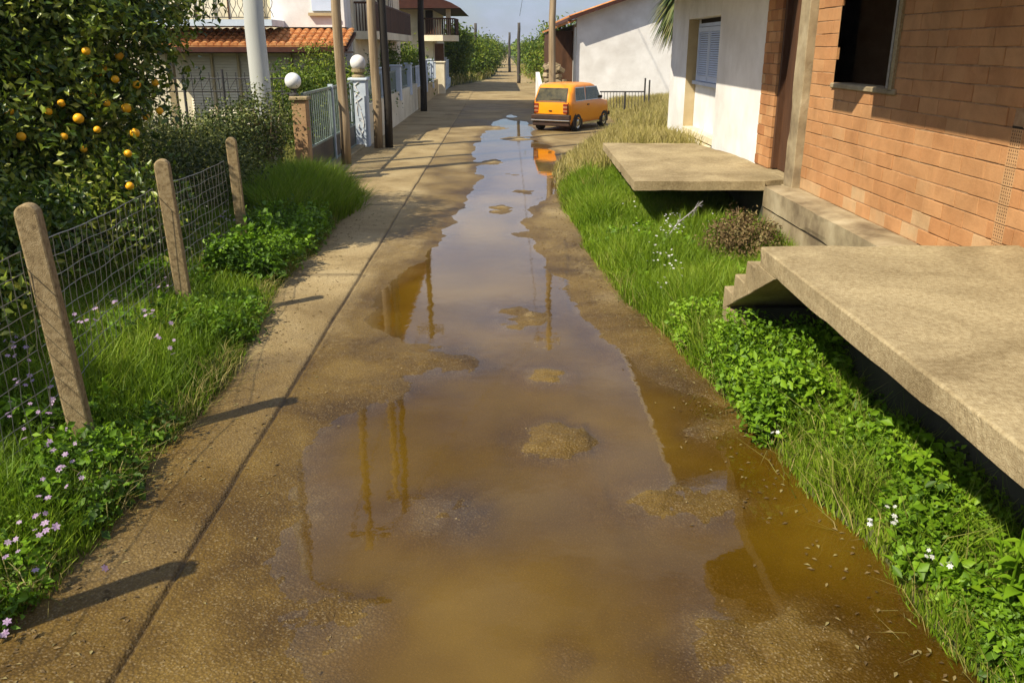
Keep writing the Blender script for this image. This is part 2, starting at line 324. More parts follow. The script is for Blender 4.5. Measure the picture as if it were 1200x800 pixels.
def road_material():
    m = bpy.data.materials.new('muddy_worn_concrete'); m.use_nodes = True; t = m.node_tree; t.nodes.clear()
    N = t.nodes.new; L = t.links.new
    o = N('ShaderNodeOutputMaterial'); p = N('ShaderNodeBsdfPrincipled'); tc = N('ShaderNodeTexCoord')
    def noise(s, d=8, r=.6, dist=0):
        n = N('ShaderNodeTexNoise'); n.inputs['Scale'].default_value = s; n.inputs['Detail'].default_value = d; n.inputs['Roughness'].default_value = r; n.inputs['Distortion'].default_value = dist
        L(tc.outputs['Object'], n.inputs['Vector']); return n.outputs['Fac']
    def ramp(f, cs, lo=.35, hi=.65):
        r = N('ShaderNodeValToRGB'); e = r.color_ramp.elements
        for i, c in enumerate(cs):
            pos = lo+(hi-lo)*i/(len(cs)-1); q = e[i] if i < 2 else e.new(pos); q.position = pos; q.color = (*c, 1)
        L(f, r.inputs['Fac']); return r.outputs['Color']
    def mix(f, a, b, mode='MIX'):
        x = N('ShaderNodeMix'); x.data_type = 'RGBA'; x.blend_type = mode
        if isinstance(f, float): x.inputs['Factor'].default_value = f
        else: L(f, x.inputs['Factor'])
        L(a, x.inputs['A']); L(b, x.inputs['B']); return x.outputs['Result']
    dry = ramp(noise(.9, 9, .65, .4), [(.24,.175,.08),(.36,.275,.135),(.44,.35,.19)])
    wetc = ramp(noise(1.3, 9, .6, .3), [(.068,.037,.005),(.122,.073,.011),(.18,.116,.024)])
    a = N('ShaderNodeAttribute'); a.attribute_name = 'wet'
    c = mix(a.outputs['Fac'], dry, wetc)
    v = N('ShaderNodeTexVoronoi'); v.inputs['Scale'].default_value = 70; L(tc.outputs['Object'], v.inputs['Vector'])
    gr = ramp(v.outputs['Distance'], [(1.25,1.22,1.15),(.86,.84,.80),(.62,.58,.52)], .05, .6)
    c = mix(.75, c, gr, 'MULTIPLY')
    v2 = N('ShaderNodeTexVoronoi'); v2.inputs['Scale'].default_value = 130; L(tc.outputs['Object'], v2.inputs['Vector'])
    sp = N('ShaderNodeSeparateColor'); L(v2.outputs['Color'], sp.inputs[0])
    pk = N('ShaderNodeMath'); pk.operation = 'GREATER_THAN'; pk.inputs[1].default_value = .90; L(sp.outputs[0], pk.inputs[0])
    pk2 = N('ShaderNodeMath'); pk2.operation = 'MULTIPLY'; pk2.inputs[1].default_value = .20; L(pk.outputs[0], pk2.inputs[0])
    rgb = N('ShaderNodeRGB'); rgb.outputs[0].default_value = (.42,.34,.20,1)
    c = mix(pk2.outputs[0], c, rgb.outputs[0])
    # dark dirt packed in the joint and in cracks
    j = N('ShaderNodeAttribute'); j.attribute_name = 'joint'
    dk = N('ShaderNodeRGB'); dk.outputs[0].default_value = (.035,.022,.010,1)
    c = mix(j.outputs['Fac'], c, dk.outputs[0])
    L(c, p.inputs['Base Color'])
    mr = N('ShaderNodeMapRange'); mr.inputs[3].default_value = .88; mr.inputs[4].default_value = .52; L(a.outputs['Fac'], mr.inputs[0]); L(mr.outputs[0], p.inputs['Roughness'])
    p.inputs['Specular IOR Level'].default_value = .35
    b1 = N('ShaderNodeBump'); b1.inputs['Strength'].default_value = .55; b1.inputs['Distance'].default_value = .008; L(v.outputs['Distance'], b1.inputs['Height']); b1.invert = True
    b2 = N('ShaderNodeBump'); b2.inputs['Strength'].default_value = .6; b2.inputs['Distance'].default_value = .01; L(noise(28, 8, .7), b2.inputs['Height']); L(b1.outputs[0], b2.inputs['Normal'])
    L(b2.outputs[0], p.inputs['Normal']); L(p.outputs[0], o.inputs['Surface']); return m
def joint(x, y, z):
    a = np.exp(-((x+1.555+.006*vnoise(y, y*0, 2, 21))/.011)**2)*(.55+.45*vnoise(x, y, 2.2, 23))*sstep(60, 40, y)
    # transverse joints every few metres on the slab strip
    for yy in (9.2, 13.6, 18.0, 22.5): a = np.maximum(a, .6*np.exp(-((y-yy-.02*x)/.05)**2)*(x < -1.5))
    c2 = np.exp(-((x-.62-.10*vnoise(y, y*0, .6, 24)-.02*(y-4))/.014)**2)*.55*(y < 11)*(y > 3.4)
    c3 = np.exp(-((x+.02-.03*vnoise(y, y*0, .8, 25))/.05)**2)*.35*(y < 7)
    return np.clip(np.maximum(np.maximum(a, c2), c3), 0, 1)
grid_mesh('road', rx_, ry_, rz, road_material(), attrs={'wet': wet, 'joint': joint})

def water_material():
    m = bpy.data.materials.new('muddy_flood_water'); m.use_nodes = True; t = m.node_tree; t.nodes.clear()
    N = t.nodes.new; L = t.links.new
    o = N('ShaderNodeOutputMaterial'); fr = N('ShaderNodeFresnel'); fr.inputs['IOR'].default_value = 1.36
    gl = N('ShaderNodeBsdfGlossy'); gl.inputs['Roughness'].default_value = .03; gl.inputs['Color'].default_value = (1,1,1,1)
    tr = N('ShaderNodeBsdfTransparent'); tr.inputs['Color'].default_value = (.86,.66,.36,1)
    df = N('ShaderNodeBsdfDiffuse'); tc = N('ShaderNodeTexCoord')
    n = N('ShaderNodeTexNoise'); n.inputs['Scale'].default_value = .55; n.inputs['Detail'].default_value = 5; L(tc.outputs['Object'], n.inputs['Vector'])
    r = N('ShaderNodeValToRGB'); r.color_ramp.elements[0].position = .36; r.color_ramp.elements[1].position = .64
    r.color_ramp.elements[0].color = (.090,.048,.002,1); r.color_ramp.elements[1].color = (.185,.110,.009,1)
    L(n.outputs['Fac'], r.inputs['Fac']); L(r.outputs[0], df.inputs['Color'])
    m1 = N('ShaderNodeMixShader'); L(tr.outputs[0], m1.inputs[1]); L(df.outputs[0], m1.inputs[2])
    a = N('ShaderNodeAttribute'); a.attribute_name = 'deep'; L(a.outputs['Fac'], m1.inputs[0])
    tm = N('ShaderNodeMix'); tm.data_type = 'RGBA'; tm.inputs['A'].default_value = (1,1,1,1); tm.inputs['B'].default_value = (.78,.52,.20,1)
    L(a.outputs['Fac'], tm.inputs['Factor']); L(tm.outputs['Result'], tr.inputs['Color'])
    m2 = N('ShaderNodeMixShader'); L(fr.outputs[0], m2.inputs[0]); L(m1.outputs[0], m2.inputs[1]); L(gl.outputs[0], m2.inputs[2])
    nb = N('ShaderNodeTexNoise'); nb.inputs['Scale'].default_value = 5; nb.inputs['Detail'].default_value = 3; L(tc.outputs['Object'], nb.inputs['Vector'])
    b = N('ShaderNodeBump'); b.inputs['Strength'].default_value = .05; b.inputs['Distance'].default_value = .02
    L(nb.outputs['Fac'], b.inputs['Height']); L(b.outputs[0], gl.inputs['Normal']); L(b.outputs[0], fr.inputs['Normal'])
    L(m2.outputs[0], o.inputs['Surface']); return m
wx = np.arange(-2.0, 2.6, .05); wy = np.arange(-2, 36.5, .1)
grid_mesh('puddle_water', wx, wy, lambda x, y: x*0, water_material(),
          attrs={'deep': lambda x, y, z: np.clip(sstep(.004, -.030, rz(x, y)), 0, 1)*.72})

# loose gravel lying on the road
def stones(name, pts, sizes, m):
    base = np.array([(1,0,0),(0,1,0),(-1,0,0),(0,-1,0),(0,0,.7),(0,0,-.6)], float); tri = np.array([(0,1,4),(1,2,4),(2,3,4),(3,0,4),(1,0,5),(2,1,5),(3,2,5),(0,3,5)])
    n = len(pts); a = RNG.uniform(0, 6.28, n); ca, sa = np.cos(a)[:,None], np.sin(a)[:,None]
    v = base[None]*(sizes[:,None,None]*RNG.uniform(.6, 1.2, (n, 6, 1)))
    vv = np.stack([v[:,:,0]*ca-v[:,:,1]*sa, v[:,:,0]*sa+v[:,:,1]*ca, v[:,:,2]], 2)+pts[:,None,:]
    f = (tri[None]+(np.arange(n)*6)[:,None,None]).reshape(-1, 3)
    return np_mesh(name, vv.reshape(-1,3), f, m, attrs={'tint': np.repeat(RNG.uniform(0,1,n), 6)})
px, py = [], []
n = 26000; x = RNG.uniform(-2.2, 1.7, n); y = 2.3+9*RNG.uniform(0, 1, n)**1.4
z = rz(x, y); isl = np.zeros(n)
for (a, b, r1, r2, h) in ISL: isl = np.maximum(isl, h*np.exp(-(((x-a)/r1)**2+((y-b)/r2)**2)*.8))
keep = (RNG.uniform(0, 1, n) < np.clip(isl*.50+.06*(z > .004)+.008, 0, 1)) & (x > xl(y)) & (x < xr(y))
x, y, z = x[keep], y[keep], z[keep]
tag(stones('gravel', np.stack([x, y, z+.001], 1), RNG.uniform(.0022, .0065, len(x))*(1+(RNG.uniform(0,1,len(x)) > .985)*1.2), pebble_m), 'loose pale gravel scattered over the muddy road', 'gravel', kind='stuff')

# hills on the horizon
def ridge(name, y0, x0, x1, h, seed, m):
    xs = np.linspace(x0, x1, 160); prof = h*(.7+.22*vnoise(xs, xs*0, .004, seed)+.12*vnoise(xs, xs*0, .013, seed+1))
    ys = np.array([y0, y0+120, y0+500, y0+900]); k = np.array([0, .7, 1, 0])
    X, Y = np.meshgrid(xs, ys); Z = prof[None]*k[:,None]-2
    v = np.stack([X.ravel(), Y.ravel(), Z.ravel()], 1); nx = len(xs); i = (np.arange(3)[:,None]*nx+np.arange(nx-1)[None]).ravel()
    tag(np_mesh(name, v, np.stack([i, i+1, i+1+nx, i+nx], 1), m, smooth=True), kind='structure')
ridge('hills', 1900, -1800, 1800, 30, 41, hill_m)

# ------------------------------------------------------------------ vegetation generators
def blades(pts, h, wd, lean=.35, tint=None, droop=1.0):
    n = len(pts); a = RNG.uniform(0, 2*np.pi, n); b = RNG.uniform(0, 2*np.pi, n)
    side = np.stack([np.cos(a), np.sin(a), np.zeros(n)], 1)*(wd/2)[:,None]
    ln = lean*RNG.uniform(.2, 1.6, n)*h; d = np.stack([np.cos(b)*ln, np.sin(b)*ln, np.zeros(n)], 1)
    up = np.array([0, 0, 1.])[None]*h[:,None]
    mid = pts+up*.55+d*.32; tip = pts+up*(1-.18*droop*RNG.uniform(0,1,n)[:,None])+d
    v = np.stack([pts-side, pts+side, mid-side*.8, mid+side*.8, tip], 1).reshape(-1, 3)
    f = np.array([(0,1,3),(0,3,2),(2,3,4)])[None]+(np.arange(n)*5)[:,None,None]
    t = RNG.uniform(0, 1, n) if tint is None else tint
    tt = np.repeat(t, 5)
    return v, f.reshape(-1, 3), tt
def leaves(pts, L_, W_, nrm=None, flat=.5, tint=None):
    """kite-shaped leaves folded along the rib; nrm = outward direction, flat = how strongly the leaf faces it"""
    n = len(pts); r = RNG.normal(size=(n, 3)); r /= np.linalg.norm(r, axis=1)[:,None]
    if nrm is not None: r = r*(1-flat)+nrm*flat
    r /= np.linalg.norm(r, axis=1)[:,None]+1e-9
    q = RNG.normal(size=(n, 3)); d = np.cross(r, q); d /= np.linalg.norm(d, axis=1)[:,None]+1e-9
    s = np.cross(r, d); L_ = np.broadcast_to(L_, n)*RNG.uniform(.6, 1.2, n); W_ = np.broadcast_to(W_, n)*RNG.uniform(.7, 1.15, n)
    a = pts; c = pts+d*L_[:,None]-r*(L_*.12)[:,None]; m_ = pts+d*(L_*.48)[:,None]
    b1 = m_+s*(W_/2)[:,None]+r*(W_*.18)[:,None]; b2 = m_-s*(W_/2)[:,None]+r*(W_*.18)[:,None]
    v = np.stack([a, b1, c, b2], 1).reshape(-1, 3)
    f = (np.array([(0,1,2),(0,2,3)])[None]+(np.arange(n)*4)[:,None,None]).reshape(-1, 3)
    t = RNG.uniform(0, 1, n) if tint is None else tint
    return v, f, np.repeat(t, 4)
def merge(parts):
    V, F, T, o = [], [], [], 0
    for v, f, t in parts: V.append(v); F.append(f+o); T.append(t); o += len(v)
    return np.concatenate(V), np.concatenate(F), np.concatenate(T)
def blob_points(blobs, n, shell=.55, clump=.28, per=26, dens=None):
    """leaf points gathered in twig clumps through the volume of several lobes"""
    w_ = np.array([b[3]*b[4]*b[5] for b in blobs])**.67; w_ /= w_.sum()
    k = max(1, n//per); idx = RNG.choice(len(blobs), k, p=w_)
    B = np.array([b[:6] for b in blobs], float)[idx]
    d = RNG.normal(size=(k, 3)); d /= np.linalg.norm(d, axis=1)[:,None]
    rad = shell+(1-shell)*RNG.uniform(0, 1, k)**.6; rad *= 1+.16*RNG.normal(size=k)
    c = B[:,:3]+d*B[:,3:6]*rad[:,None]
    ct = RNG.uniform(.1, .9, k)
    i = np.repeat(np.arange(k), per)
    p = c[i]+RNG.normal(size=(len(i), 3))*clump*.5
    return p, d[i], np.clip(ct[i]+RNG.normal(size=len(i))*.16, 0, 1)
def crown(name, blobs, n, Ls, Ws, m, parent=None, shell=.55, clump=.28, flat=.35, per=26, zmin=None):
    p, d, t = blob_points(blobs, n, shell, clump, per)
    up = d*.6+np.array([0, 0, .5]); up /= np.linalg.norm(up, axis=1)[:,None]
    if zmin is not None: k = p[:,2] > zmin; p, up, t = p[k], up[k], t[k]
    v, f, tt = leaves(p, Ls, Ws, up, flat, t)
    return np_mesh(name, v, f, m, parent, attrs={'tint': tt})
def branches(mb, base, h, spread, n, r0, seed):
    rr = random.Random(seed)
    top = Vector(base)+Vector((rr.uniform(-.1,.1), rr.uniform(-.1,.1), h))
    mb.tube([base, Vector(base)+Vector((.03, .02, h*.5)), top], [r0, r0*.8, r0*.6], 8)
    for i in range(n):
        a = 2*math.pi*i/n+rr.uniform(-.4, .4); l = spread*rr.uniform(.6, 1)
        p1 = top+Vector((math.cos(a)*l*.4, math.sin(a)*l*.4, l*.35)); p2 = top+Vector((math.cos(a)*l, math.sin(a)*l, l*rr.uniform(.5, .9)))
        mb.tube([top-Vector((0,0,h*.1*rr.random())), p1, p2], [r0*.5, r0*.3, r0*.1], 6)
#@@SPLIT
# ================================================================== RIGHT SIDE
WX = 3.6                                           # street face of the brick house
# ---- unfinished brick house
bh = thing('brick_house', 'unplastered orange clay brick house with dark glassless window beside the road', 'house', (WX, 4, .77))
WIN = (8.16, 9.60, 2.04, 3.30)
def brick_wall(y0, y1, z0, z1, hole, holes2=()):
    bm = MB(); ch = .134; bl = .34; k = 0; z = z0
    while z < z1-.02:
        zz = min(z+ch-.010, z1); y = y1+(.17 if k % 2 else 0)
        while y > y0:
            a, b = max(y-bl+(.003 if random.random() < .7 else .007), y0), min(y, y1)
            y -= bl
            if b-a < .04: continue
            segs = [(a, b)]
            for (h0, h1, q0, q1) in hole:
                if zz > q0+.01 and z < q1:
                    ns = []
                    for s0, s1 in segs:
                        if s1 <= h0 or s0 >= h1: ns.append((s0, s1)); continue
                        if s0 < h0: ns.append((s0, h0))
                        if s1 > h1: ns.append((h1, s1))
                    segs = ns
            for s0, s1 in segs:
                if s1-s0 < .03: continue
                px_ = random.gauss(0, .0022); t = min(1, max(0, random.gauss(.45, .10)))
                if z-z0 < .14 and random.random() < .35: t = .85
                j = lambda s=.0018: random.gauss(0, s)
                bm.prism([(s0+j(.002), z+j()), (s1+j(.002), z+j()), (s1+j(.002), zz+j()), (s0+j(.002), zz+j())], 'x', WX-.0065+px_, WX+.03, t)
        z += ch; k += 1
    return bm
PB = (5.98, 6.12)                                   # column of perforated brick ends
brick_wall(-2.0, 10.28, .80, 3.34, [WIN, (PB[0], PB[1], .8, 1.9)]).build('brick_courses', brickm, bh, bevel=.003)
bk = MB()
y0, y1, z0, z1 = WIN
for a, b, c, d in [(-2, y0, .79, 3.36), (y1, 10.30, .79, 3.36), (y0, y1, .79, z0-.02), (y0, y1, z1, 3.36)]: bk.box(WX-.0005, WX+.20, a, b, c, d)
bk.build('wall', mortar, bh)
pf = MB(); z = .80
for k in range(8):                                  # hollow bricks laid end-on: a grid of holes
    a, b, c, d = PB[0]+.004, PB[1]-.008, z+.004, z+.120
    ny, nz = 5, 5; wy_, wz_ = (b-a)/ny, (d-c)/nz
    for i in range(ny+1): pf.box(WX-.008, WX+.02, a+i*wy_-.006, a+i*wy_+.006, c-.006, d+.006, .75)
    for i in range(nz+1): pf.box(WX-.0065, WX+.02, a+.006, b-.006, c+i*wz_-.005, c+i*wz_+.005, .75)
    z += .134
pf.build('perforated_brick', brickm, bh)
MB().box(WX-.004, WX-.003, PB[0], PB[1], .8, 1.88).build('hole_shade_sheet', dark, bh)  # dark sheet standing in for the shade inside the brick holes
cl_ = MB().box(WX-.10, WX+.20, 10.30, 10.62, .77, 3.36).box(WX-.13, WX-.101, 10.33, 10.60, .60, .80)
roughen(cl_.build('corner_column', concrete, bh, bevel=.008), .1, .005)
fnd = MB().prism([(3.25, -.2), (3.25, .78), (3.42, .80), (WX+.19, .785), (WX+.19, -.2)], 'y', -2, 10.52)
fnd.box(3.235, 3.2495, -2, 10.51, .545, .785)
roughen(fnd.build('foundation', concrete, bh, bevel=.008), .2, .004)
MB().box(3.2455, 3.2495, -2, 10.5, .528, .541).build('joint_line', dark, bh)
wf = thing('w', None, None); C.objects.unlink(wf); bpy.data.objects.remove(wf)
win = MB().box(WX-.03, WX+.20, y0-.075, y0-.001, z0-.02, z1).build('window', old_concrete, bh)
MB().box(WX-.035, WX+.06, y0+.002, y0+.045, z0+.001, z1-.002).build('frame', grey_metal, win)
MB().box(WX-.03, WX+.215, y0-.14, y1+.02, z0-.055, z0-.002).build('sill', concrete, win, bevel=.01)
MB().box(WX+.001, WX+.20, y1+.0, y1+.03, z0, z1).build('far_reveal', brick_paint, win)
rm = MB()                                           # the dark room behind the window
rm.box(WX+.205, 8.0, -2, 10.6, .80, .88).box(WX+.205, 8.0, -2, 10.6, 3.28, 3.36).box(7.9, 8.0, -2, 10.6, .9, 3.27).box(WX+.22, 7.89, -2.1, -2.0, .9, 3.27).box(WX+.21, 7.88, 10.4, 10.6, .9, 3.27)
rm.build('inner_room', brick_paint, bh)
# unseen roof slab, its notch and slanted end cut to shape the wall shadow
roofp = [(8.0, -2.6), (2.39, -2.6), (2.39, 7.60), (2.64, 7.80), (2.63, 7.88), (2.39, 8.08), (2.39, 8.62), (3.58, 9.60), (3.58, 10.63), (8.0, 10.63)]
MB().prism(roofp, 'z', 3.37, 3.55).build('roof_slab', concrete, bh)

# ---- white house behind it
wh = thing('white_house', 'white plastered low house with shuttered window recess beside the brick house', 'house', (WX, 15, .6))
b = MB()
b.box(WX, WX+.25, 12.25, 14.85, .35, 3.36)                       # plain white wall
b.box(WX, WX+.45, 17.35, 18.95, .35, 3.36)                       # end pier
b.box(WX+.20, WX+.45, 14.85, 17.35, .35, 1.78).box(WX+.20, WX+.45, 14.85, 15.30, 1.78, 2.9).box(WX+.20, WX+.45, 17.265, 17.35, 1.78, 2.9)
b.box(WX, WX+.45, 14.85, 17.35, 2.9, 3.36)                        # lintel over the recess
b.box(WX+.26, 8.0, 18.75, 18.949, .35, 3.355).box(WX+.46, 8, 12.26, 12.4, .35, 3.35).box(WX+.251, WX+.45, 14.65, 14.849, .35, 2.9)
b.build('wall', white_paint, wh, bevel=.01)
MB().box(WX+.002, WX+.195, 17.335, 17.348, .93, 2.898).build('recess_edge', tan_paint, wh)
MB().box(WX-.10, WX-.002, 14.85, 17.30, .62, .80).box(WX+.0, WX+.199, 14.86, 17.34, .80, .93).build('base_ledge', cream_paint, wh, bevel=.012)
sw = MB().box(WX+.182, WX+.22, 15.3, 15.36, 1.78, 2.82).box(WX+.182, WX+.22, 17.20, 17.26, 1.78, 2.82).box(WX+.182, WX+.22, 15.36, 17.20, 2.76, 2.82).box(WX+.12, WX+.22, 15.25, 17.31, 1.73, 1.79).build('window', shutter_w, wh)
MB().box(WX+.221, WX+.231, 15.3, 17.26, 1.79, 2.9).build('pane', dark, sw)
for a in (15.37, 16.29):
    s = MB().box(WX+.16, WX+.178, a, a+.07, 1.80, 2.75).box(WX+.16, WX+.178, a+.82, a+.89, 1.80, 2.75).box(WX+.16, WX+.178, a+.07, a+.82, 1.80, 1.90).box(WX+.16, WX+.178, a+.07, a+.82, 2.67, 2.75)
    for i in range(20): s.prism([(WX+.165, 1.905+i*.0385), (WX+.182, 1.93+i*.0385), (WX+.182, 1.936+i*.0385), (WX+.165, 1.911+i*.0385)], 'y', a+.07, a+.82)
    s.build('shutter', shutter_w, sw)
jb = MB(); z = .86; k = 0
while z < 3.3:
    for (a, c) in ([(11.62, 11.93), (11.94, 12.24)] if k % 2 else [(11.62, 11.78), (11.79, 12.09), (12.10, 12.24)]):
        jb.box(WX-.004+random.gauss(0,.002), WX+.12, a, c, z, min(z+.123, 3.35), min(1, max(0, random.gauss(.4, .2))))
    z += .134; k += 1
jb.build('bare_brick_jamb', brickm, wh, bevel=.003)
MB().box(WX+.005, WX+.24, 11.63, 12.245, .55, 3.355).build('jamb_mortar', mortar, wh)
dr = MB().box(WX+.10, WX+.15, 10.64, 11.61, .86, 3.30).build('door', brown_wood, wh)
MB().box(WX+.03, WX+.16, 11.53, 11.60, .87, 3.28).box(WX+.03, WX+.16, 10.64, 10.70, .87, 3.28).build('frame', brown_wood, dr)
MB().box(WX-.04, WX+.3, 10.63, 11.62, .62, .85).build('doorstep', old_concrete, wh, bevel=.01)
MB().prism([(8, 10.64), (3.55, 10.64), (3.55, 11.2), (2.45, 10.65), (2.45, 17.7), (2.9, 19.2), (8, 19.2)], 'z', 3.37, 3.50).build('roof_slab', white_paint, wh)  # slanted near end cut to set where the wall shadow starts

# ---- the near terrace slab with its small stair
tr = thing('concrete_terrace', 'large grey concrete terrace slab with three small steps in front of the brick wall', 'terrace', (2.5, 3, 0))
b = MB(); xs0 = 1.79
b.prism([(xs0, .965), (xs0, 1.09), (xs0+.012, 1.10), (3.595, 1.10), (3.595, .965)], 'y', -1.5, 5.78)
b.prism([(5.4, .9645), (5.78, .9645), (5.78, .786)], 'x', xs0+.001, 3.1)
sl = b.build('slab', old_concrete, tr, bevel=.008)
roughen(sl, .10)
MB().box(2.42, 2.60, -1.5, 5.9, -.2, .964).box(1.96, 3.2, 6.28, 6.36, -.2, .50).build('support_wall', shade_conc, tr)  # end wall beneath the steps is added to keep the gap dark
prof = [(5.781, 1.10-.001), (5.781, .90)]
st = MB(); rise, go = .17, .275
# each step is a block of the stair; the sloping soffit runs beneath
for k in range(3):
    ya, yb = 5.781+k*go, 5.781+(k+1)*go; zt = 1.10-(k+1)*rise
    so = lambda y: .965-(y-5.4)*.47
    st = MB().prism([(ya, zt), (yb-.002, zt), (yb-.002, so(yb)), (ya, so(ya))] if k < 2 else [(ya, zt), (yb, zt), (yb, so(yb)), (ya, so(ya))], 'x', xs0, 3.1)
    if k == 2: st.box(xs0+.001, xs0+.16, yb-.20, yb-.001, -.1, so(yb)+.05)
    roughen(st.build('step', old_concrete, tr, bevel=.008), .07, .003)

# ---- the far platform
pl = thing('concrete_platform', 'square flat concrete platform raised over a dark hollow before the door', 'platform', (2.6, 12.5, .7))
pb = MB().prism([(1.63, 10.50), (3.249, 10.50), (3.249, 10.54), (3.59, 10.64), (3.59, 12.6), (3.56, 13.4), (3.3, 14.85), (1.75, 14.95)], 'z', .735, .85)
roughen(pb.build('slab', old_concrete, pl, bevel=.01), .12)
MB().box(2.5, 3.24, 12.6, 12.8, -.2, .733).box(3.262, 3.40, 10.53, 14.8, -.2, .733).build('support_wall', shade_conc, pl)  # long box in shade-dark colour keeps the house side of the hollow dark

# ---- gable house far right
gh = thing('gabled_white_house', 'white gable-ended house with terracotta roof and dark side porch behind the car', 'house', (3, 37, .4))
zr = lambda x: 3.56+.33*(x-3.0)
MB().prism([(3.02, -.2), (10.9, -.2), (10.9, zr(7.0)-1.55), (7.0, zr(7.0)-.02), (3.02, zr(3.02)-.02)], 'y', 36, 36.3).box(3.02, 3.3, 36.301, 46, -.2, 3.28).build('wall', white_paint, gh)
rf = MB()
def tiles(mb, x0, z0, x1, z1, ya, yb, step=.24, r=.085):
    """rows of half-round tiles running down the slope from (x1,z1) to (x0,z0)"""
    n = int((yb-ya)/step)
    for i in range(n):
        y = ya+(i+.5)*step; vs = []; 
        for (x, z) in ((x0, z0), (x1, z1)):
            for k in range(6):
                an = math.pi*k/5; vs.append((x, y-r*1.25*math.cos(an), z+r*math.sin(an)))
        mb.add(vs, [(k, k+1, k+7, k+6) for k in range(5)]+[(5,4,3,2,1,0)], random.uniform(.2, .9))
    mb.prism([(x0, z0-.10), (x1, z1-.10), (x1, z1), (x0, z0)], 'y', ya, yb)
tiles(rf, 2.72, 3.52, 7.0, 4.93, 35.57, 46.2)
rf.build('roof', rust_tile, gh)
MB().prism([(2.68, 3.40), (7.0, 4.82), (7.0, 4.96), (2.68, 3.54)], 'y', 35.46, 35.56).prism([(2.66, 3.38), (2.72, 3.38), (2.72, 3.5), (2.66, 3.5)], 'y', 35.57, 46).build('barge_board', gutter_br, gh)
MB().prism([(11.5, 3.2), (7.01, 4.98), (7.01, 4.88), (11.5, 3.1)], 'y', 35.3, 46.2).build('far_roof_slope', rust_tile, gh)
MB().box(2.2, 3.0, 37.6, 46, 0, 3.05).build('porch_back', brown_wood, gh)
MB().prism([(2.12, 3.08), (2.95, 3.38), (2.95, 3.46), (2.12, 3.16)], 'y', 35.6, 46).build('porch_roof', rust_tile, gh)
MB().tube([(2.95, 35.93, .2), (2.95, 35.93, 3.15)], .045, 8).build('drain_pipe', steel_white, gh)
sw_ = MB()
for i in range(60):
    z = random.uniform(0, 1.75); x = random.uniform(1.85+max(0, (z-.5)*.05), 3.0-(max(0, z-.2))*.42)
    s = random.uniform(.09, .17); k0 = len(sw_.v); sw_.box(x-s, x+s, 36.6+random.uniform(-.1, .1), 37.0, z-s*.6, z+s*.6, random.random()); sw_.rot(k0, (x, 36.7, z), random.uniform(-.5, .5), 'Y'); sw_.rot(k0, (x, 36.7, z), random.uniform(-.6, .6), 'Z')
tag(sw_.build('stone_pile', stone_m, None, (2.4, 36.8, 0), bevel=.03), 'pale heap of rough stones under the dark porch behind the car', 'stones')
# low white garden wall further along
tag(MB().prism([(40.2, 0), (44, 0), (44, 1.25), (40.2, .75)], 'x', 1.72, 1.9).build('low_wall', white_paint, None, (1.8, 42, 0)), 'short sloping white garden wall behind the orange car near the bushes', 'wall')
rl = thing('garden_railing', 'low dark metal railing in the dry grass before the white gable wall', 'railing', (4.3, 30, .45))
b = MB().tube([(3.35, 30, .98), (4.86, 30, .98)], .022, 6)
for i in range(14): b.tube([(3.4+i*.105, 30, .45), (3.4+i*.105, 30, .97)], .009, 5)
b.build('rail', dark_metal, rl)
for x, h in ((4.87, 1.42), (5.02, 1.36), (4.2, 1.0)): MB().tube([(x, 30, .4), (x, 30, h)], .03, 6).build('post', dark_metal, rl)

# ---- palm between the houses
pm = thing('palm', 'palm with drooping sword leaves hanging between the two white houses', 'palm', (4.9, 21.6, .55))
MB().tube([(4.95, 21.6, .5), (4.75, 21.6, 2.2), (4.42, 21.5, 3.6)], [.2, .16, .14], 10).build('trunk', bark, pm)
V, F, T = [], [], []; o_ = 0
for i in range(1700):
    a = random.uniform(0, 2*math.pi); el = random.uniform(-.9, 1.2); l = random.uniform(.6, 1.0)
    d = Vector((math.cos(a)*math.cos(el), math.sin(a)*math.cos(el), math.sin(el))); p = Vector((4.4, 21.5, 3.65))
    side = d.cross(Vector((0,0,1))).normalized(); tnt = random.uniform(0, 1)
    row = []
    for k in range(6):
        t = k/5; q = p+d*l*t+Vector((0,0,-1))*l*.75*t*t*(1-.5*math.sin(max(el,0))); ww = .036*(1-t)**.6+.003
        row += [q-side*ww, q+side*ww]
    V += row; T += [tnt]*12
    F += [(o_+2*k, o_+2*k+1, o_+2*k+3, o_+2*k+2) for k in range(5)]; o_ += 12
np_mesh('fronds', np.array([tuple(v) for v in V]), np.array(F), palm_leaf, pm, attrs={'tint': np.array(T)})

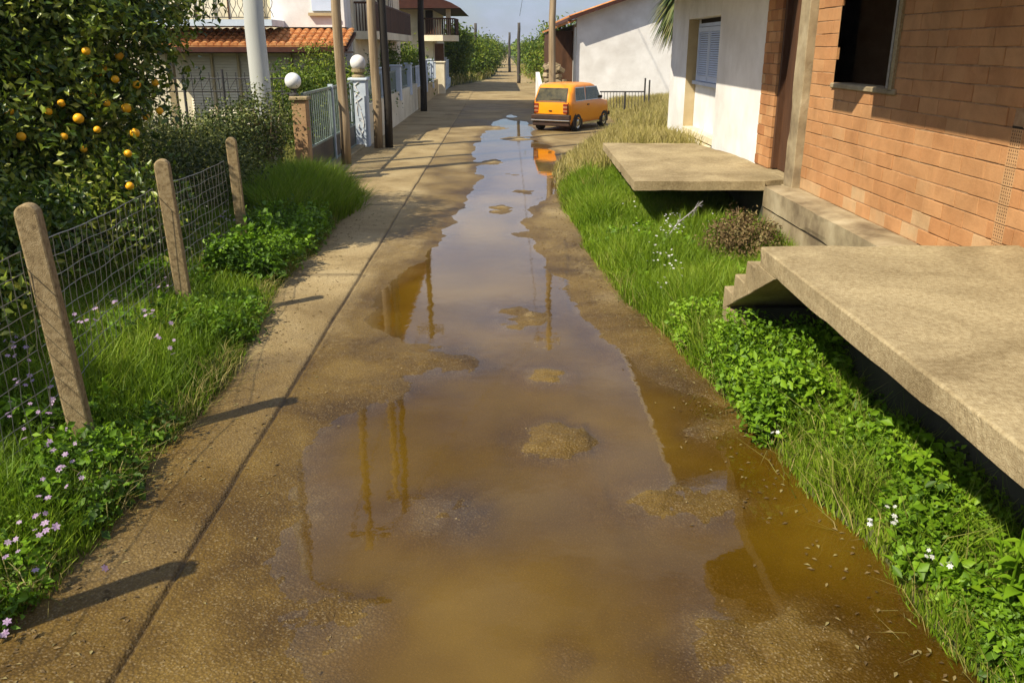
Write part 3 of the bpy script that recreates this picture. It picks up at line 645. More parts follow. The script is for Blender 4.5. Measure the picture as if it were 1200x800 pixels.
# ================================================================== CAR
car = thing('parked_car', 'small boxy bright orange hatchback parked askew at the right roadside', 'car', (2.23, 27.55, 0.0))
def carbuild():
    LV = [(.20,-1.40,1.38,.60),(.27,-1.46,1.44,.65),(.36,-1.48,1.46,.665),(.58,-1.49,1.46,.672),(.80,-1.475,1.40,.668),(.86,-1.465,.98,.660),
          (.90,-1.455,.86,.650),(1.06,-1.375,.72,.630),(1.26,-1.27,.54,.600),(1.32,-1.21,.45,.572),(1.365,-1.08,.30,.515),(1.39,-.85,.05,.38)]
    NR = 48; vs = []
    for z, ya, yb, wd in LV:
        cy, hy = (ya+yb)/2, (yb-ya)/2; e = .22 if z < 1.3 else .3
        for k in range(NR):
            an = 2*math.pi*k/NR; c, s = math.cos(an), math.sin(an)
            vs.append((wd*math.copysign(abs(c)**e, c), cy+hy*math.copysign(abs(s)**e, s), z))
    fs = [(i*NR+k, i*NR+(k+1) % NR, (i+1)*NR+(k+1) % NR, (i+1)*NR+k) for i in range(len(LV)-1) for k in range(NR)]
    fs += [tuple(range(NR-1, -1, -1)), tuple(range((len(LV)-1)*NR, len(LV)*NR))]
    MB_ = MB().add(vs, fs)
    def lv(z):
        a = np.array(LV); return [float(np.interp(z, a[:,0], a[:,i])) for i in (1, 2, 3)]
    def side_pts(pts, sgn, off):    # (y,z) -> on the flank
        return [(sgn*(lv(z)[2]+off), y, z) for y, z in pts]
    def patch(pts, thick, nrm):
        n = len(pts); q = [(p[0]+nrm[0]*thick, p[1]+nrm[1]*thick, p[2]+nrm[2]*thick) for p in pts]
        return MB().add(pts+q, [tuple(range(n)), tuple(range(2*n-1, n-1, -1))]+[(i, (i+1) % n, (i+1) % n+n, i+n) for i in range(n)])
    base = Vector((2.23, 27.55, 0))
    def put(mb, name, m, parent, **k):
        ang = R(-30); M = Matrix.Rotation(ang, 4, 'Z')
        mb.v = [tuple(M @ Vector(v)+base) for v in mb.v]; return mb.build(name, m, parent, **k)
    body = put(MB_, 'body', car_paint, car, smooth=True)
    md = body.modifiers.new('e', 'EDGE_SPLIT'); md.split_angle = R(38)
    # rear window and trims
    ry = lambda z: lv(z)[0]
    put(patch([(-.54,ry(.90)-.004,.90),(.50,ry(.90)-.004,.90),(.46,ry(1.26)-.004,1.26),(-.48,ry(1.26)-.004,1.26)], -.006, (0,1,.2)), 'rear_window', glassm, car)
    for xx in (-.575, .565): put(MB().box(xx, xx+.006, ry(.7)-.012, ry(.7)+.03, .52, .86), 'tailgate_seam', car_trim, car)
    put(MB().box(-.57, .565, ry(.53)-.012, ry(.53)+.02, .514, .522), 'tailgate_seam', car_trim, car)
    put(MB().box(-.06, .04, ry(.6)-.026, ry(.6), .60, .63), 'tailgate_handle', car_trim, car)
    put(MB().box(-.04, .30, ry(.95)-.022, ry(.95)-.010, .935, .95), 'rear_wiper', car_trim, car)
    put(MB().box(-.54, .50, ry(.88)-.014, ry(.88)+.01, .868, .885), 'window_trim', chrome, car)
    for s in (1, -1):
        for a, c, c2 in ((-1.13,-.50,-.50),(-.42,.66,.42)):
            fr = put(patch(side_pts([(a-.03,.885),(c+.03,.885),(c2+.03,1.275),(a+.04,1.275)], s, .003), .004*s, (1,0,0)), 'window_frame', chrome, car)
            put(patch(side_pts([(a,.90),(c,.90),(c2,1.255),(a+.06,1.255)], s, .009), .004*s, (1,0,0)), 'side_window', glassm, car)
        put(MB().box(s*.648, s*.662, -.38, -.374, .35, .86), 'door_gap', car_trim, car) if s < 0 else put(MB().box(.650, .6585, -.46, -.453, .33, .86), 'door_gap', car_trim, car)
        put(MB().box(min(s*.655, s*.685), max(s*.655, s*.685), -.36, -.22, .74, .775), 'door_handle', car_trim, car)
        put(MB().box(min(s*.66, s*.60), max(s*.66, s*.60), -.95, .9, .19, .245), 'sill', chrome, car)
        for y in (-.98, .95):
            st = MB(); n = 20
            arc = [(y+.335*math.cos(math.pi*k/n), .24+.335*math.sin(math.pi*k/n)) for k in range(n+1)]
            put(MB().prism(arc+[(y-.335,.18),(y+.335,.18)], 'x', min(s*.60, s*.664), max(s*.60, s*.664)), 'wheel_arch', car_trim, car)
            wh_ = MB(); prof = [(.16,.0),(.245,.0),(.262,.02),(.262,.13),(.245,.15),(.16,.15)]
            vs = []; NN = 28
            for r_, x_ in prof:
                for k in range(NN): an = 2*math.pi*k/NN; vs.append((s*(.52+x_), y+r_*math.cos(an), .262+r_*math.sin(an)))
            fs = [(i*NN+k, i*NN+(k+1) % NN, (i+1)*NN+(k+1) % NN, (i+1)*NN+k) for i in range(5) for k in range(NN)]
            wo = put(wh_.add(vs, fs), 'wheel', tyre_m, car, smooth=True)
            rim = MB(); vs = []
            for r_, x_ in [(.17,.13),(.165,.150),(.12,.135),(.07,.150),(.03,.158)]:
                for k in range(NN): an = 2*math.pi*k/NN; vs.append((s*(.52+x_), y+r_*math.cos(an), .262+r_*math.sin(an)))
            fs = [(i*NN+k, i*NN+(k+1) % NN, (i+1)*NN+(k+1) % NN, (i+1)*NN+k) for i in range(4) for k in range(NN)]+[tuple(range(4*NN, 5*NN))]
            put(rim.add(vs, fs), 'rim', chrome, wo)
    bp = put(MB().box(-.645, .645, -1.535, -1.42, .36, .50), 'rear_bumper', car_trim, car, bevel=.02, seg=2)
    put(MB().box(-.64, .64, -1.545, -1.45, .315, .352), 'bumper_strip', chrome, bp, bevel=.01)
    put(MB().box(-.62, .62, -1.49, -1.40, .17, .30), 'rear_apron', car_trim, car, bevel=.02)
    for x in (-.56, .40):
        tl = put(MB().box(x, x+.15, -1.495, -1.44, .54, .82), 'tail_light', lamp_red, car, bevel=.012)
        put(MB().box(x+.008, x+.142, -1.499, -1.494, .70, .755), 'lens', lens_dull, tl)
        put(MB().box(x+.008, x+.142, -1.499, -1.494, .60, .635), 'lens', lens_dull, tl)
    put(MB().box(-.5, .5, 1.40, 1.475, .60, .72), 'headlight_panel', car_trim, car, bevel=.02)
    for x in (-.57, .33): put(MB().box(x, x+.22, 1.40, 1.482, .58, .74), 'headlight', lamp_white, car, bevel=.02)
    put(MB().box(-.63, .63, 1.40, 1.53, .34, .46), 'front_bumper', car_trim, car, bevel=.02)
    fy = lambda z: lv(z)[1]
    put(patch([(-.54,fy(.90)+.006,.90),(.54,fy(.90)+.006,.90),(.48,fy(1.24)+.006,1.24),(-.48,fy(1.24)+.006,1.24)], .006, (0,1,.3)), 'windscreen', glassm, car)
    for s in (-1, 1): put(MB().box(min(s*.63,s*.72), max(s*.63,s*.72), .60, .66, .90, .99), 'wing_mirror', car_trim, car, bevel=.01)
carbuild()

# ================================================================== LEFT SIDE
# ---- fence posts and wire netting
def vpost(px0, py0, ztop, tilt, label, wdt=.125):
    bm_ = MB(); h = ztop+.25
    prof = [(-wdt/2, -.25), (wdt/2, -.25), (wdt/2, ztop-.06)]+[(wdt/2*math.cos(a), ztop-.06+.06*math.sin(a)) for a in np.linspace(.4, math.pi-.4, 5)]+[(-wdt/2, ztop-.06)]
    bm_.prism(prof, 'y', -wdt*.42, wdt*.42)
    M = Matrix.Translation((px0, py0, .08)) @ Matrix.Rotation(tilt, 4, 'Y') @ Matrix.Rotation(R(12), 4, 'Z')
    bm_.v = [tuple(M @ (Vector(v))) for v in bm_.v]
    o = bm_.build('concrete_post', post_conc, None, (px0, py0, .08), bevel=.012, seg=2)
    tag(o, label, 'post', 'concrete posts of the garden fence')
posts = [(-2.66, 2.72, 1.50, R(-1)), (-2.57, 4.80, 1.50, R(-3.5)), (-2.86, 7.45, 1.42, R(-2.0)), (-2.98, 9.75, 1.38, R(-1.2))]
lab = ['concrete fence post closest to the viewer, where the netting begins', 'thick rough concrete fence post leaning left at the left edge of the picture',
       'middle concrete fence post standing among grass before the orange tree',
       'slim concrete fence post farthest along, next to the dark hedge']
for p, l in zip(posts, lab): vpost(*p, l, wdt=.115 if p[1] > 9 else .125)
nt_ = MB()
def netting(pa, pb, za, zb, zb_lo, sag=.04):
    n = int(math.hypot(pb[0]-pa[0], pb[1]-pa[1])/.115)
    def pt(t, k, K):
        x = pa[0]+(pb[0]-pa[0])*t; y = pa[1]+(pb[1]-pa[1])*t
        top = za+(zb-za)*t-sag*math.sin(math.pi*t); z = top+(zb_lo-top)*k/K
        wv = .009*math.sin(t*23+k*1.3)+.005*math.sin(k*2.1+t*51)
        return (x-.03*math.sin(math.pi*t)+wv*.6, y+wv*.5, z+.006*math.sin(t*17+k)*min(1, k))
    K = 11
    for k in range(K+1): nt_.tube([pt(i/(n), k, K) for i in range(n+1)], .0042 if k == 0 else .0026, 4, caps=False)
    for i in range(n+1): nt_.tube([pt(i/n, k, K) for k in range(K+1)], .0023, 4, caps=False)
netting((-2.78, 2.2), (-2.74, 4.80), 1.30, 1.30, .0)
netting((-2.74, 4.83), (-3.00, 7.42), 1.32, 1.25, .0)
netting((-3.00, 7.48), (-3.10, 9.72), 1.27, 1.20, .0)
tag(nt_.build('wire_netting', grey_metal, None, (-2.8, 6, .1)), 'sagging galvanised wire netting stretched between the concrete posts', 'netting')

# ---- orange tree
ot = thing('orange_tree', 'dense dark green orange tree carrying ripe oranges behind the wire fence', 'tree', (-6.2, 10.2, .1))
b = MB(); branches(b, (-6.2, 10.4, 0), 1.3, 1.9, 7, .13, 3); b.build('trunk', bark, ot, smooth=True)
oblobs = [(-4.15, 9.9, 2.4, .65, .6, .55), (-4.1, 10.2, 2.95, .7, .7, .55), (-4.4, 9.8, 1.95, .6, .6, .5), (-6.4, 10.2, 3.2, 2.1, 2.0, 1.7), (-4.75, 9.9, 2.75, 1.2, 1.05, .9), (-5.6, 9.7, 3.7, 1.3, 1.2, 1.0), (-4.55, 10.2, 3.3, .85, .9, .75), (-5.0, 9.6, 1.9, 1.0, 1.0, .8),
          (-6.3, 8.7, 2.0, 1.5, 1.2, 1.3), (-7.6, 9.3, 3.2, 1.6, 1.4, 1.5), (-5.6, 9.3, 1.2, 1.35, 1.1, .9), (-7.2, 8.6, 1.3, 1.6, 1.2, 1.1), (-6.2, 10.6, 4.6, 1.7, 1.6, .9), (-5.5, 8.4, .8, 1.1, .9, .6)]
crown('crown', oblobs, 95000, .105, .05, orange_leaf, ot, shell=.6, clump=.20, flat=.45, per=22)
crown('low_foliage', [(-5.0, 7.6, .75, 1.3, 1.2, .75), (-4.7, 5.9, .6, 1.1, 1.2, .65), (-5.3, 4.3, .55, 1.3, 1.2, .6), (-6.4, 6.0, .9, 1.5, 1.6, .9), (-4.3, 9.2, .7, .9, .9, .7), (-7.0, 7.4, 1.2, 1.3, 1.3, 1.0)], 42000, .09, .045, orange_leaf, ot, shell=.5, clump=.22)
crown('inner_foliage', [(-6.3, 10.0, 2.6, 1.7, 1.5, 1.9), (-7.0, 9.6, 1.4, 1.6, 1.2, 1.2), (-5.5, 9.8, 2.0, 1.1, .9, 1.4)], 26000, .15, .08, orange_leaf, ot, shell=.3, clump=.3)
fruit = [(30,108,8.9),(60,60,9.2),(85,108,8.8),(108,112,8.9),(140,66,9.2),(25,160,8.5),(75,160,8.7),(120,80,9.1),(150,180,8.6),(38,45,9.2),(187,130,9.3),(98,175,8.6),(16,70,9.0),(73,92,9.1),(135,93,9.1),(182,97,9.3),(10,130,8.4),(57,131,8.7),(125,121,8.9),(148,127,9.2),(92,139,8.7),(114,152,8.9),(158,156,9.1),(171,137,9.3),(101,60,8.9),(152,218,8.2),(116,87,9.3),(72,121,8.8),(160,99,9.2),(45,84,9.2)]
for u, v, yy in fruit:
    d = cam.rotation_euler.to_matrix() @ Vector(((u-600)/1000, (400-v)/1000, -1)); t = yy/d.y*(1.0+.06*random.random())
    p = Vector((0, 0, 2.4))+d*t
    MB().ball(p, random.uniform(.036, .052), 14, 10, .95).build('orange', orange_peel, ot, smooth=True, origin=p)
# unseen trees added left of the frame to shade the orange tree and low foliage
def add_shade_tree(name, x, y, h, r, n, label, group, m=hedge_leaf, cat='tree', seed=1, ls=.16):
    t_ = thing(name, label, cat, (x, y, .1), group)
    b = MB(); branches(b, (x, y, 0), h*.45, r*.6, 6, .07+.03*h/2, seed); b.build('trunk', bark, t_, smooth=True)
    rr = random.Random(seed); bl = [(x, y, h*.68, r*.7, r*.7, h*.28)]
    for i in range(6): a = i*1.05+rr.random(); bl.append((x+math.cos(a)*r*.55, y+math.sin(a)*r*.55, h*rr.uniform(.45, .85), r*.5, r*.5, h*.2))
    crown('crown', bl, n, ls, ls*.5, m, t_, shell=.5, clump=.3)
    return t_
add_shade_tree('shade_tree', -7.6, 4.3, 4.3, 1.7, 12000, 'unseen round citrus tree added to shade the near left of the garden', None, orange_leaf, seed=11)
add_shade_tree('shade_tree', -6.5, 3.4, 3.9, 1.6, 15000, 'unseen citrus tree added nearest to the road fence to shade the low foliage', None, orange_leaf, seed=13)
add_shade_tree('shade_tree', -6.6, 6.0, 3.7, 1.3, 13000, 'unseen small citrus tree added for shade beside the big orange tree', None, orange_leaf, seed=14)
add_shade_tree('shade_tree', -9.4, 7.4, 4.4, 1.8, 12000, 'unseen citrus tree added for shade at the far left of the garden', None, orange_leaf, seed=12)

# ---- hedge, pillars, gate
hg = thing('hedge', 'overgrown evergreen hedge between orange tree and brown gate pillar', 'hedge', (-5.2, 13.5, .1))
hb = [(-4.55, 15.0, .9, .75, .65, .62), (-4.9, 14.2, .8, .9, .7, .6), (-5.6, 13.6, .78, 1.0, .7, .62), (-6.6, 13.3, .8, 1.1, .7, .65), (-7.8, 13.2, .9, 1.1, .7, .75), (-4.25, 14.9, .75, .5, .5, .6), (-4.3, 12.6, .5, .8, .9, .6), (-4.1, 15.2, 1.15, .45, .45, .5)]
crown('foliage', hb, 42000, .06, .035, hedge_leaf, hg, shell=.65, clump=.2, flat=.4, zmin=.05)
b = MB()
for i in range(26):
    x = -3.95+random.uniform(-.28, .12); y = 15.0+random.uniform(-.35, .3)
    b.tube([(x-.1*random.random(), y, .05), (x+random.uniform(-.12, .12), y, .7), (x+random.uniform(-.25, .2), y+random.uniform(-.1, .1), random.uniform(1.1, 1.6))], [.014, .010, .004], 5)
b.build('dry_stems', twig_m, hg)

def pillar(x, y, w_, h, m, label, cat='pillar', cap=.04, capm=None, rot=0):
    t_ = thing('gate_pillar', label, cat, (x, y, 0))
    MB().box(x-w_/2, x+w_/2, y-w_/2, y+w_/2, -.1, h).build('shaft', m, t_, bevel=.015)
    MB().box(x-w_/2-cap, x+w_/2+cap, y-w_/2-cap, y+w_/2+cap, h+.001, h+.07).build('cap', capm or m, t_, bevel=.015)
    return t_
pillar(-3.62, 16.0, .26, 1.50, brick_paint, 'orange-brown rendered gate pillar at the end of the hedge', capm=old_concrete)
gl = thing('globe_lamp', 'round white globe lamp on the brown gate pillar by the hedge', 'lamp', (-3.72, 16.0, 1.575))
MB().lathe(-3.72, 16, [(.09, 1.571), (.09, 1.60), (.05, 1.63), (.05, 1.68), (.07, 1.70)], 14).build('base', dark_metal, gl)
MB().ball((-3.72, 16, 1.83), .145, 22, 16).build('globe', globe_m, gl, smooth=True)
MB().tube([(-3.72, 16, 1.62), (-3.95, 15.98, 1.60)], .02, 6).build('bracket', dark_metal, gl)

gt = thing('metal_gate', 'grey-green metal double gate of vertical bars and solid foot panels', 'gate', (-3.62, 19, 0))
GX = -3.62
def leaf(ya, yb, ang=0):
    f = MB().box(GX-.025, GX+.025, ya, ya+.05, .1, 1.62).box(GX-.025, GX+.025, yb-.05, yb, .1, 1.62).box(GX-.024, GX+.024, ya+.05, yb-.05, 1.57, 1.615).box(GX-.024, GX+.024, ya+.05, yb-.05, .58, .62).box(GX-.024, GX+.024, ya+.05, yb-.05, .1, .14)
    g = f.build('gate_leaf', teal_metal, gt)
    bb = MB(); y = ya+.09
    while y < yb-.06: bb.box(GX-.005, GX+.005, y, y+.075, .62, 1.57); y += .20
    bb.build('bars', teal_metal, g)
    MB().box(GX-.006, GX+.006, ya+.05, yb-.05, .14, .58).build('foot_panel', dark_metal, g)
leaf(16.2, 18.9); leaf(18.98, 21.75)
MB().box(GX-.05, GX+.05, 18.9, 18.975, .05, 1.66).build('gate_post', blue_white, gt)
tag(MB().box(-3.75, -3.40, 16.2, 21.9, -.2, .10).build('kerb', old_concrete, None, (-3.6, 19, 0), bevel=.02), 'low concrete kerb under the grey-green gate', 'kerb')
bp_ = pillar(-3.52, 22.15, .40, 1.62, blue_white, 'tall pale blue-white pillar with ball finial beyond the gate', capm=blue_white)
b = MB()
for k in range(9):
    zz = .2+k*.15; b.tube([(-3.52+random.uniform(-.12,.12), 21.945, zz), (-3.52+random.uniform(-.12,.12), 21.94, zz+.12), (-3.52+random.uniform(-.1,.1), 21.945, zz+.24)], .012, 5)
b.build('relief', white_paint, bp_)
MB().lathe(-3.52, 22.15, [(.16, 1.691), (.17, 1.74), (.10, 1.77), (.10, 1.80), (.17, 1.83), (.17, 1.90)], 16).build('finial_base', old_concrete, bp_)
MB().ball((-3.52, 22.15, 2.04), .19, 20, 14).build('ball_finial', white_paint, bp_, smooth=True)

# ---- roadside garden walls beyond
def garden_wall(ya, yb, x, h, m, label, ps, pm_, railm):
    t_ = thing('garden_wall', label, 'wall', (x, (ya+yb)/2, 0))
    MB().box(x-.1, x+.1, ya, yb, -.1, h).build('wall', m, t_)
    for y in ps:
        MB().box(x-.16, x+.16, y-.18, y+.18, h-.3, 1.80).box(x-.19, x+.19, y-.21, y+.21, 1.801, 1.86).build('small_pillar', pm_, t_, bevel=.01)
    ed = [ya]+list(ps)+[yb]
    for a, c in zip(ed[:-1], ed[1:]):
        a += .2; c -= .2
        if c-a < .4: continue
        p_ = MB().box(x-.02, x+.02, a, c, 1.64, 1.69).box(x-.02, x+.02, a, c, h+.04, h+.09)
        y = a+.06
        while y < c: p_.box(x-.012, x+.012, y, y+.03, h+.09, 1.64); y += .10
        p_.build('railing', railm, t_)
garden_wall(22.4, 35.8, -3.45, 1.03, cream_paint, 'cream garden wall topped by dark railings and small white pillars', (25.8, 29.5, 33), blue_white, teal_metal)
garden_wall(36.0, 47.6, -3.45, .8, tan_paint, 'farther garden wall carrying pale slatted metal panels', (40, 44), blue_white, blue_white)
pillar(-3.35, 48.1, .7, 1.62, cream_paint, 'sunlit cream pillar ending the farther garden wall', cap=.05)
garden_wall(48.8, 57, -3.3, .6, blue_white, 'pale blue-white panel wall before the roadside bushes', (52,), blue_white, blue_white)
# low decorative fence in front of the tile-roofed house
of_ = thing('ornamental_fence', 'thin dark ornamental metal fence rising behind the hedge', 'fence', (-7, 18.2, 0))
for x in (-7.25, -6.45, -5.65): MB().tube([(x, 18.2, 0), (x, 18.2, 1.98 if x > -7 else 2.05)], .028, 6).build('post', dark_metal, of_)
b = MB().tube([(-7.9, 18.2, 1.80), (-4.4, 18.2, 1.80)], .014, 5).tube([(-7.9, 18.2, 1.55), (-4.4, 18.2, 1.55)], .012, 5)
x = -7.9
while x < -4.4:
    b.tube([(x, 18.2, .5), (x+.02, 18.2, 1.1), (x, 18.2, 1.92)], .008, 4); b.tube([(x, 18.2, 1.55), (x+.09, 18.2, 1.68), (x+.18, 18.2, 1.80)], .006, 4); x += .18
b.build('rail', dark_metal, of_)

# ---- poles
def pole(name, x, y, h, r, m, label, group=None, tx=0, ty=0, taper=.75, fit=True):
    t_ = thing(name, label, 'pole', (x, y, 0), group)
    k = 9; pts = [(x+tx*i/k*h+.02*math.sin(i*1.7), y+ty*i/k*h, -.1+h*i/k) for i in range(k+1)]
    MB().tube(pts, [r*(1-(1-taper)*i/k) for i in range(k+1)], 14).build('shaft', m, t_, smooth=True)
    if fit:
        X, Y = x+tx*h, y+ty*h
        MB().box(X-.55, X+.55, Y-.05, Y+.05, h-.62, h-.52).build('crossarm', m, t_, bevel=.01)
        for q in (-.48, -.18, .18, .48): MB().lathe(X+q, Y, [(.02, h-.52), (.04, h-.47), (.03, h-.42), (.045, h-.38), (.01, h-.34)], 8).build('insulator', globe_m, t_)
    return t_
pole('street_lamp', -4.35, 16.2, 8.6, .185, steel_white, 'thick pale grey tapered metal pole rising behind the hedge', fit=False, taper=.8)
MB().tube([(-4.35, 16.2, 8.5), (-4.1, 16.1, 8.9), (-3.0, 16.0, 9.2)], [.06, .05, .04], 8).build('arm', steel_white, bpy.data.objects['street_lamp'])
MB().box(-3.1, -2.4, 15.9, 16.1, 9.12, 9.24).build('lamp_head', steel_white, bpy.data.objects['street_lamp'], bevel=.03)
pole('utility_pole', -3.32, 18.6, 9.6, .105, pole_wood, 'weathered brown wooden utility pole standing right before the metal gate', 'wooden utility poles along the road')
pole('utility_pole', -3.05, 21.7, 9.8, .11, pole_wood, 'light tan wooden pole beside the blue-white pillar', 'wooden utility poles along the road', fit=False)
pole('utility_pole', -2.80, 21.8, 10.4, .10, black_pole, 'nearly black wooden pole beside the light tan one', 'wooden utility poles along the road')
pole('utility_pole', -3.02, 34.6, 9.5, .13, black_pole, 'two-toned dark wooden pole standing before the cream garden wall', 'wooden utility poles along the road')
pole('utility_pole', 2.02, 35.3, 10.2, .145, pole_wood, 'tall pale wooden pole on the right behind the orange car', 'wooden utility poles along the road')
for (u, vt, yy, s, l) in [(608, 25, 62, .13, 'slender far pole at the right edge of the road before the bushes'), (597, 37, 90, .14, 'thin dark pole farther off beside the pale track, on its right'), (557, 26, 75, .15, 'dark distant pole rising out of the left bushes')]:
    d = cam.rotation_euler.to_matrix() @ Vector(((u-600)/1000, (400-vt)/1000, -1)); t = yy/d.y
    pole('distant_pole', d.x*t, yy, 2.4+d.z*t, s, far_pole, l, 'distant poles at the end of the road', fit=False)
def cable(a, c, sag, label):
    b = MB(); n = 24; A, B_ = Vector(a), Vector(c)
    b.tube([A.lerp(B_, i/n)-Vector((0, 0, sag*4*(i/n)*(1-i/n))) for i in range(n+1)], .012, 4, caps=False)
    tag(b.build('overhead_cable', dark_metal, None, a), label, 'cable', 'overhead cables between the poles')
cable((-3.8, 18.6, 9.1), (-3.5, 34.6, 9.1), .35, 'thin cable between wooden poles on the left, nearer the houses')
cable((-2.8, 18.6, 9.1), (1.6, 35.3, 9.6), .5, 'thin cable crossing the road to the pole behind the car')
cable((1.6, 35.3, 9.6), (1.3, 62, 4.4), .3, 'thin cable running down to the slender far pole on the right')

# ---- house with the tiled awning (left)
ha = thing('cream_house', 'cream two-storey house with terracotta tiled awning and ornate balcony', 'house', (-8, 26, 0))
MB().box(-13, -4.35, 24.65, 24.95, -.1, 2.40).box(-13, -4.2, 26.0, 38, -.1, 6.6).build('wall', cream_paint, ha)
MB().box(-6.35, -4.33, 25.35, 25.99, 2.93, 6.5).box(-6.35, -4.32, 25.5, 25.9, 6.5, 6.6).build('upper_wall', white_paint, ha)
rf = MB()
n = 44
def tilesx(mb, xa, xb, y0, z0, y1, z1, step=.205, r=.082):
    rows = 5
    for j in range(rows):
        ya, yb = y0+(y1-y0)*j/rows, y0+(y1-y0)*(j+1)/rows+.04; za, zb = z0+(z1-z0)*j/rows+.02, z0+(z1-z0)*(j+1)/rows
        x = xa+step/2
        while x < xb:
            vs = []
            for (y, z, rr) in ((ya, za, r), (yb, zb, r*.8)):
                for k in range(7): an = math.pi*k/6; vs.append((x-rr*1.2*math.cos(an), y, z+rr*math.sin(an)))
            mb.add(vs, [(k, k+7, k+8, k+1) for k in range(6)]+[(0,1,2,3,4,5,6)], min(1, max(0, random.gauss(.5, .25)))); x += step
    mb.prism([(y0, z0-.05), (y1, z1-.05), (y1, z1), (y0, z0)], 'x', xa, xb, .2)
tilesx(rf, -9.4, -4.15, 23.9, 2.42, 25.5, 2.86)
rf.build('tiled_awning', rust_tile, ha)
MB().box(-9.45, -4.1, 23.78, 23.89, 2.28, 2.41).build('gutter', gutter_br, ha)
MB().prism([(23.9, 2.30), (25.5, 2.72), (25.5, 2.80), (23.9, 2.38)], 'x', -4.145, -4.05).box(-9.4, -4.15, 23.95, 25.5, 2.25, 2.29).build('soffit', gutter_br, ha)
bl_ = MB().box(-9.4, -6.0, 23.95, 25.5, 2.93, 3.09).build('balcony', blue_white, ha)
b = MB().tube([(-9.35, 24.0, 3.88), (-6.05, 24.0, 3.88)], .02, 6).tube([(-9.35, 24.0, 3.14), (-6.05, 24.0, 3.14)], .012, 5)
x = -9.35
while x < -6.1:
    for s in (1, -1):
        b.tube([(x+.09+s*.075*math.cos(a*1.0), 24.0, 3.14+.74*(a/6.28)) for a in np.linspace(0, 6.28, 9)], .008, 4)
    x += .19
b.build('balustrade', dark_metal, bl_)
for x in (-8.6, -7.2):
    w1 = MB().box(x-.5, x+.5, 25.93, 25.995, 3.05, 5.2).build('balcony_door', beige_shutter, ha)
    MB().box(x-.02, x+.02, 25.90, 25.929, 3.06, 5.18).box(x-.5, x-.46, 25.90, 25.929, 3.06, 5.18).build('door_frame', brown_wood, w1)
for i in range(6):
    x = -8.55+i*.72
    p_ = MB()
    for k in range(26): p_.prism([(24.60, .3+k*.072), (24.635, .3+k*.072), (24.635, .36+k*.072)], 'x', x, x+.62)
    p_.build('roller_shutter', beige_shutter, ha)
    MB().box(x+.63, x+.69, 24.56, 24.63, .2, 2.24).build('mullion', tan_paint, ha)
MB().box(-8.95, -8.78, 24.1, 24.27, 0, 2.28).build('porch_column', old_concrete, ha)
MB().box(-4.5, -4.25, 25.9, 25.995, 0, 6.5).build('corner_strip', white_paint, ha)
wd = MB().box(-5.2, -4.62, 25.28, 25.345, 3.35, 4.6).build('window', shutter_w, ha)
MB().box(-5.3, -4.55, 25.22, 25.34, 3.22, 3.30).build('sill', tan_paint, wd)
sb_ = MB().prism([(-4.199, 26.2), (-3.55, 26.2), (-3.55, 36.5), (-4.199, 36.5)], 'z', 2.62, 2.84).build('side_balcony', cream_paint, ha)
b = MB().box(-3.62, -3.58, 26.25, 36.4, 3.58, 3.64).box(-4.19, -3.62, 26.25, 26.29, 3.58, 3.64)
y = 26.3
while y < 36.4: b.box(-3.61, -3.59, y, y+.05, 2.85, 3.58); y += .085
x = -4.15
while x < -3.64: b.box(x, x+.03, 26.26, 26.28, 2.85, 3.58); x += .085
b.build('railing', brown_wood, sb_)
for y in (28.5, 31.5, 34.5):
    w1 = MB().box(-4.198, -4.15, y-.6, y+.6, 2.86, 4.9).build('balcony_door', beige_shutter, ha)
    MB().box(-4.149, -4.13, y-.02, y+.02, 2.87, 4.88).box(-4.149, -4.13, y-.6, y-.55, 2.87, 4.88).box(-4.149, -4.13, y+.55, y+.6, 2.87, 4.88).build('door_frame', brown_wood, w1)
MB().box(-13.3, -3.3, 25.0, 38.5, 6.62, 6.9).build('roof', rust_tile, ha)

# ---- farther house with corner balcony
hc = thing('balcony_house', 'farther tan house with brown railed corner balcony and overhanging roof', 'house', (-5, 52, 0))
MB().box(-9, -3.75, 50, 60, 0, 4.5).build('wall', cream_paint, hc)
MB().prism([(-9.5, 4.35), (-2.1, 4.35), (-2.6, 4.62), (-4.5, 5.3), (-9.5, 5.3)], 'y', 48.2, 61).build('roof', gutter_br, hc)
bc = MB().prism([(-4.3, 49.0), (-3.1, 48.6), (-2.45, 49.2), (-2.35, 51), (-2.6, 53), (-3.74, 53.6), (-3.74, 49.99), (-4.3, 49.99)], 'z', 2.72, 3.02).build('balcony', cream_paint, hc)
b = MB(); path = [(-4.28, 49.02), (-3.1, 48.63), (-2.48, 49.22), (-2.38, 51), (-2.62, 52.98)]
for (p, q) in zip(path[:-1], path[1:]):
    n = max(2, int(math.hypot(q[0]-p[0], q[1]-p[1])/.13))
    for i in range(n+1): x = p[0]+(q[0]-p[0])*i/n; y = p[1]+(q[1]-p[1])*i/n; b.box(x-.03, x+.03, y-.03, y+.03, 3.03, 3.82)
    b.tube([(p[0], p[1], 3.85), (q[0], q[1], 3.85)], .04, 6)
b.build('railing', brown_wood, bc)
MB().box(-3.65, -3.15, 49.9, 49.98, .3, 2.6).build('door', brown_wood, hc)
MB().box(-4.1, -3.7, 49.90, 49.99, 3.1, 4.3).build('window', dark, hc)
MB().box(-2.95, -2.7, 49.3, 49.55, 3.03, 4.34).build('balcony_column', cream_paint, hc)

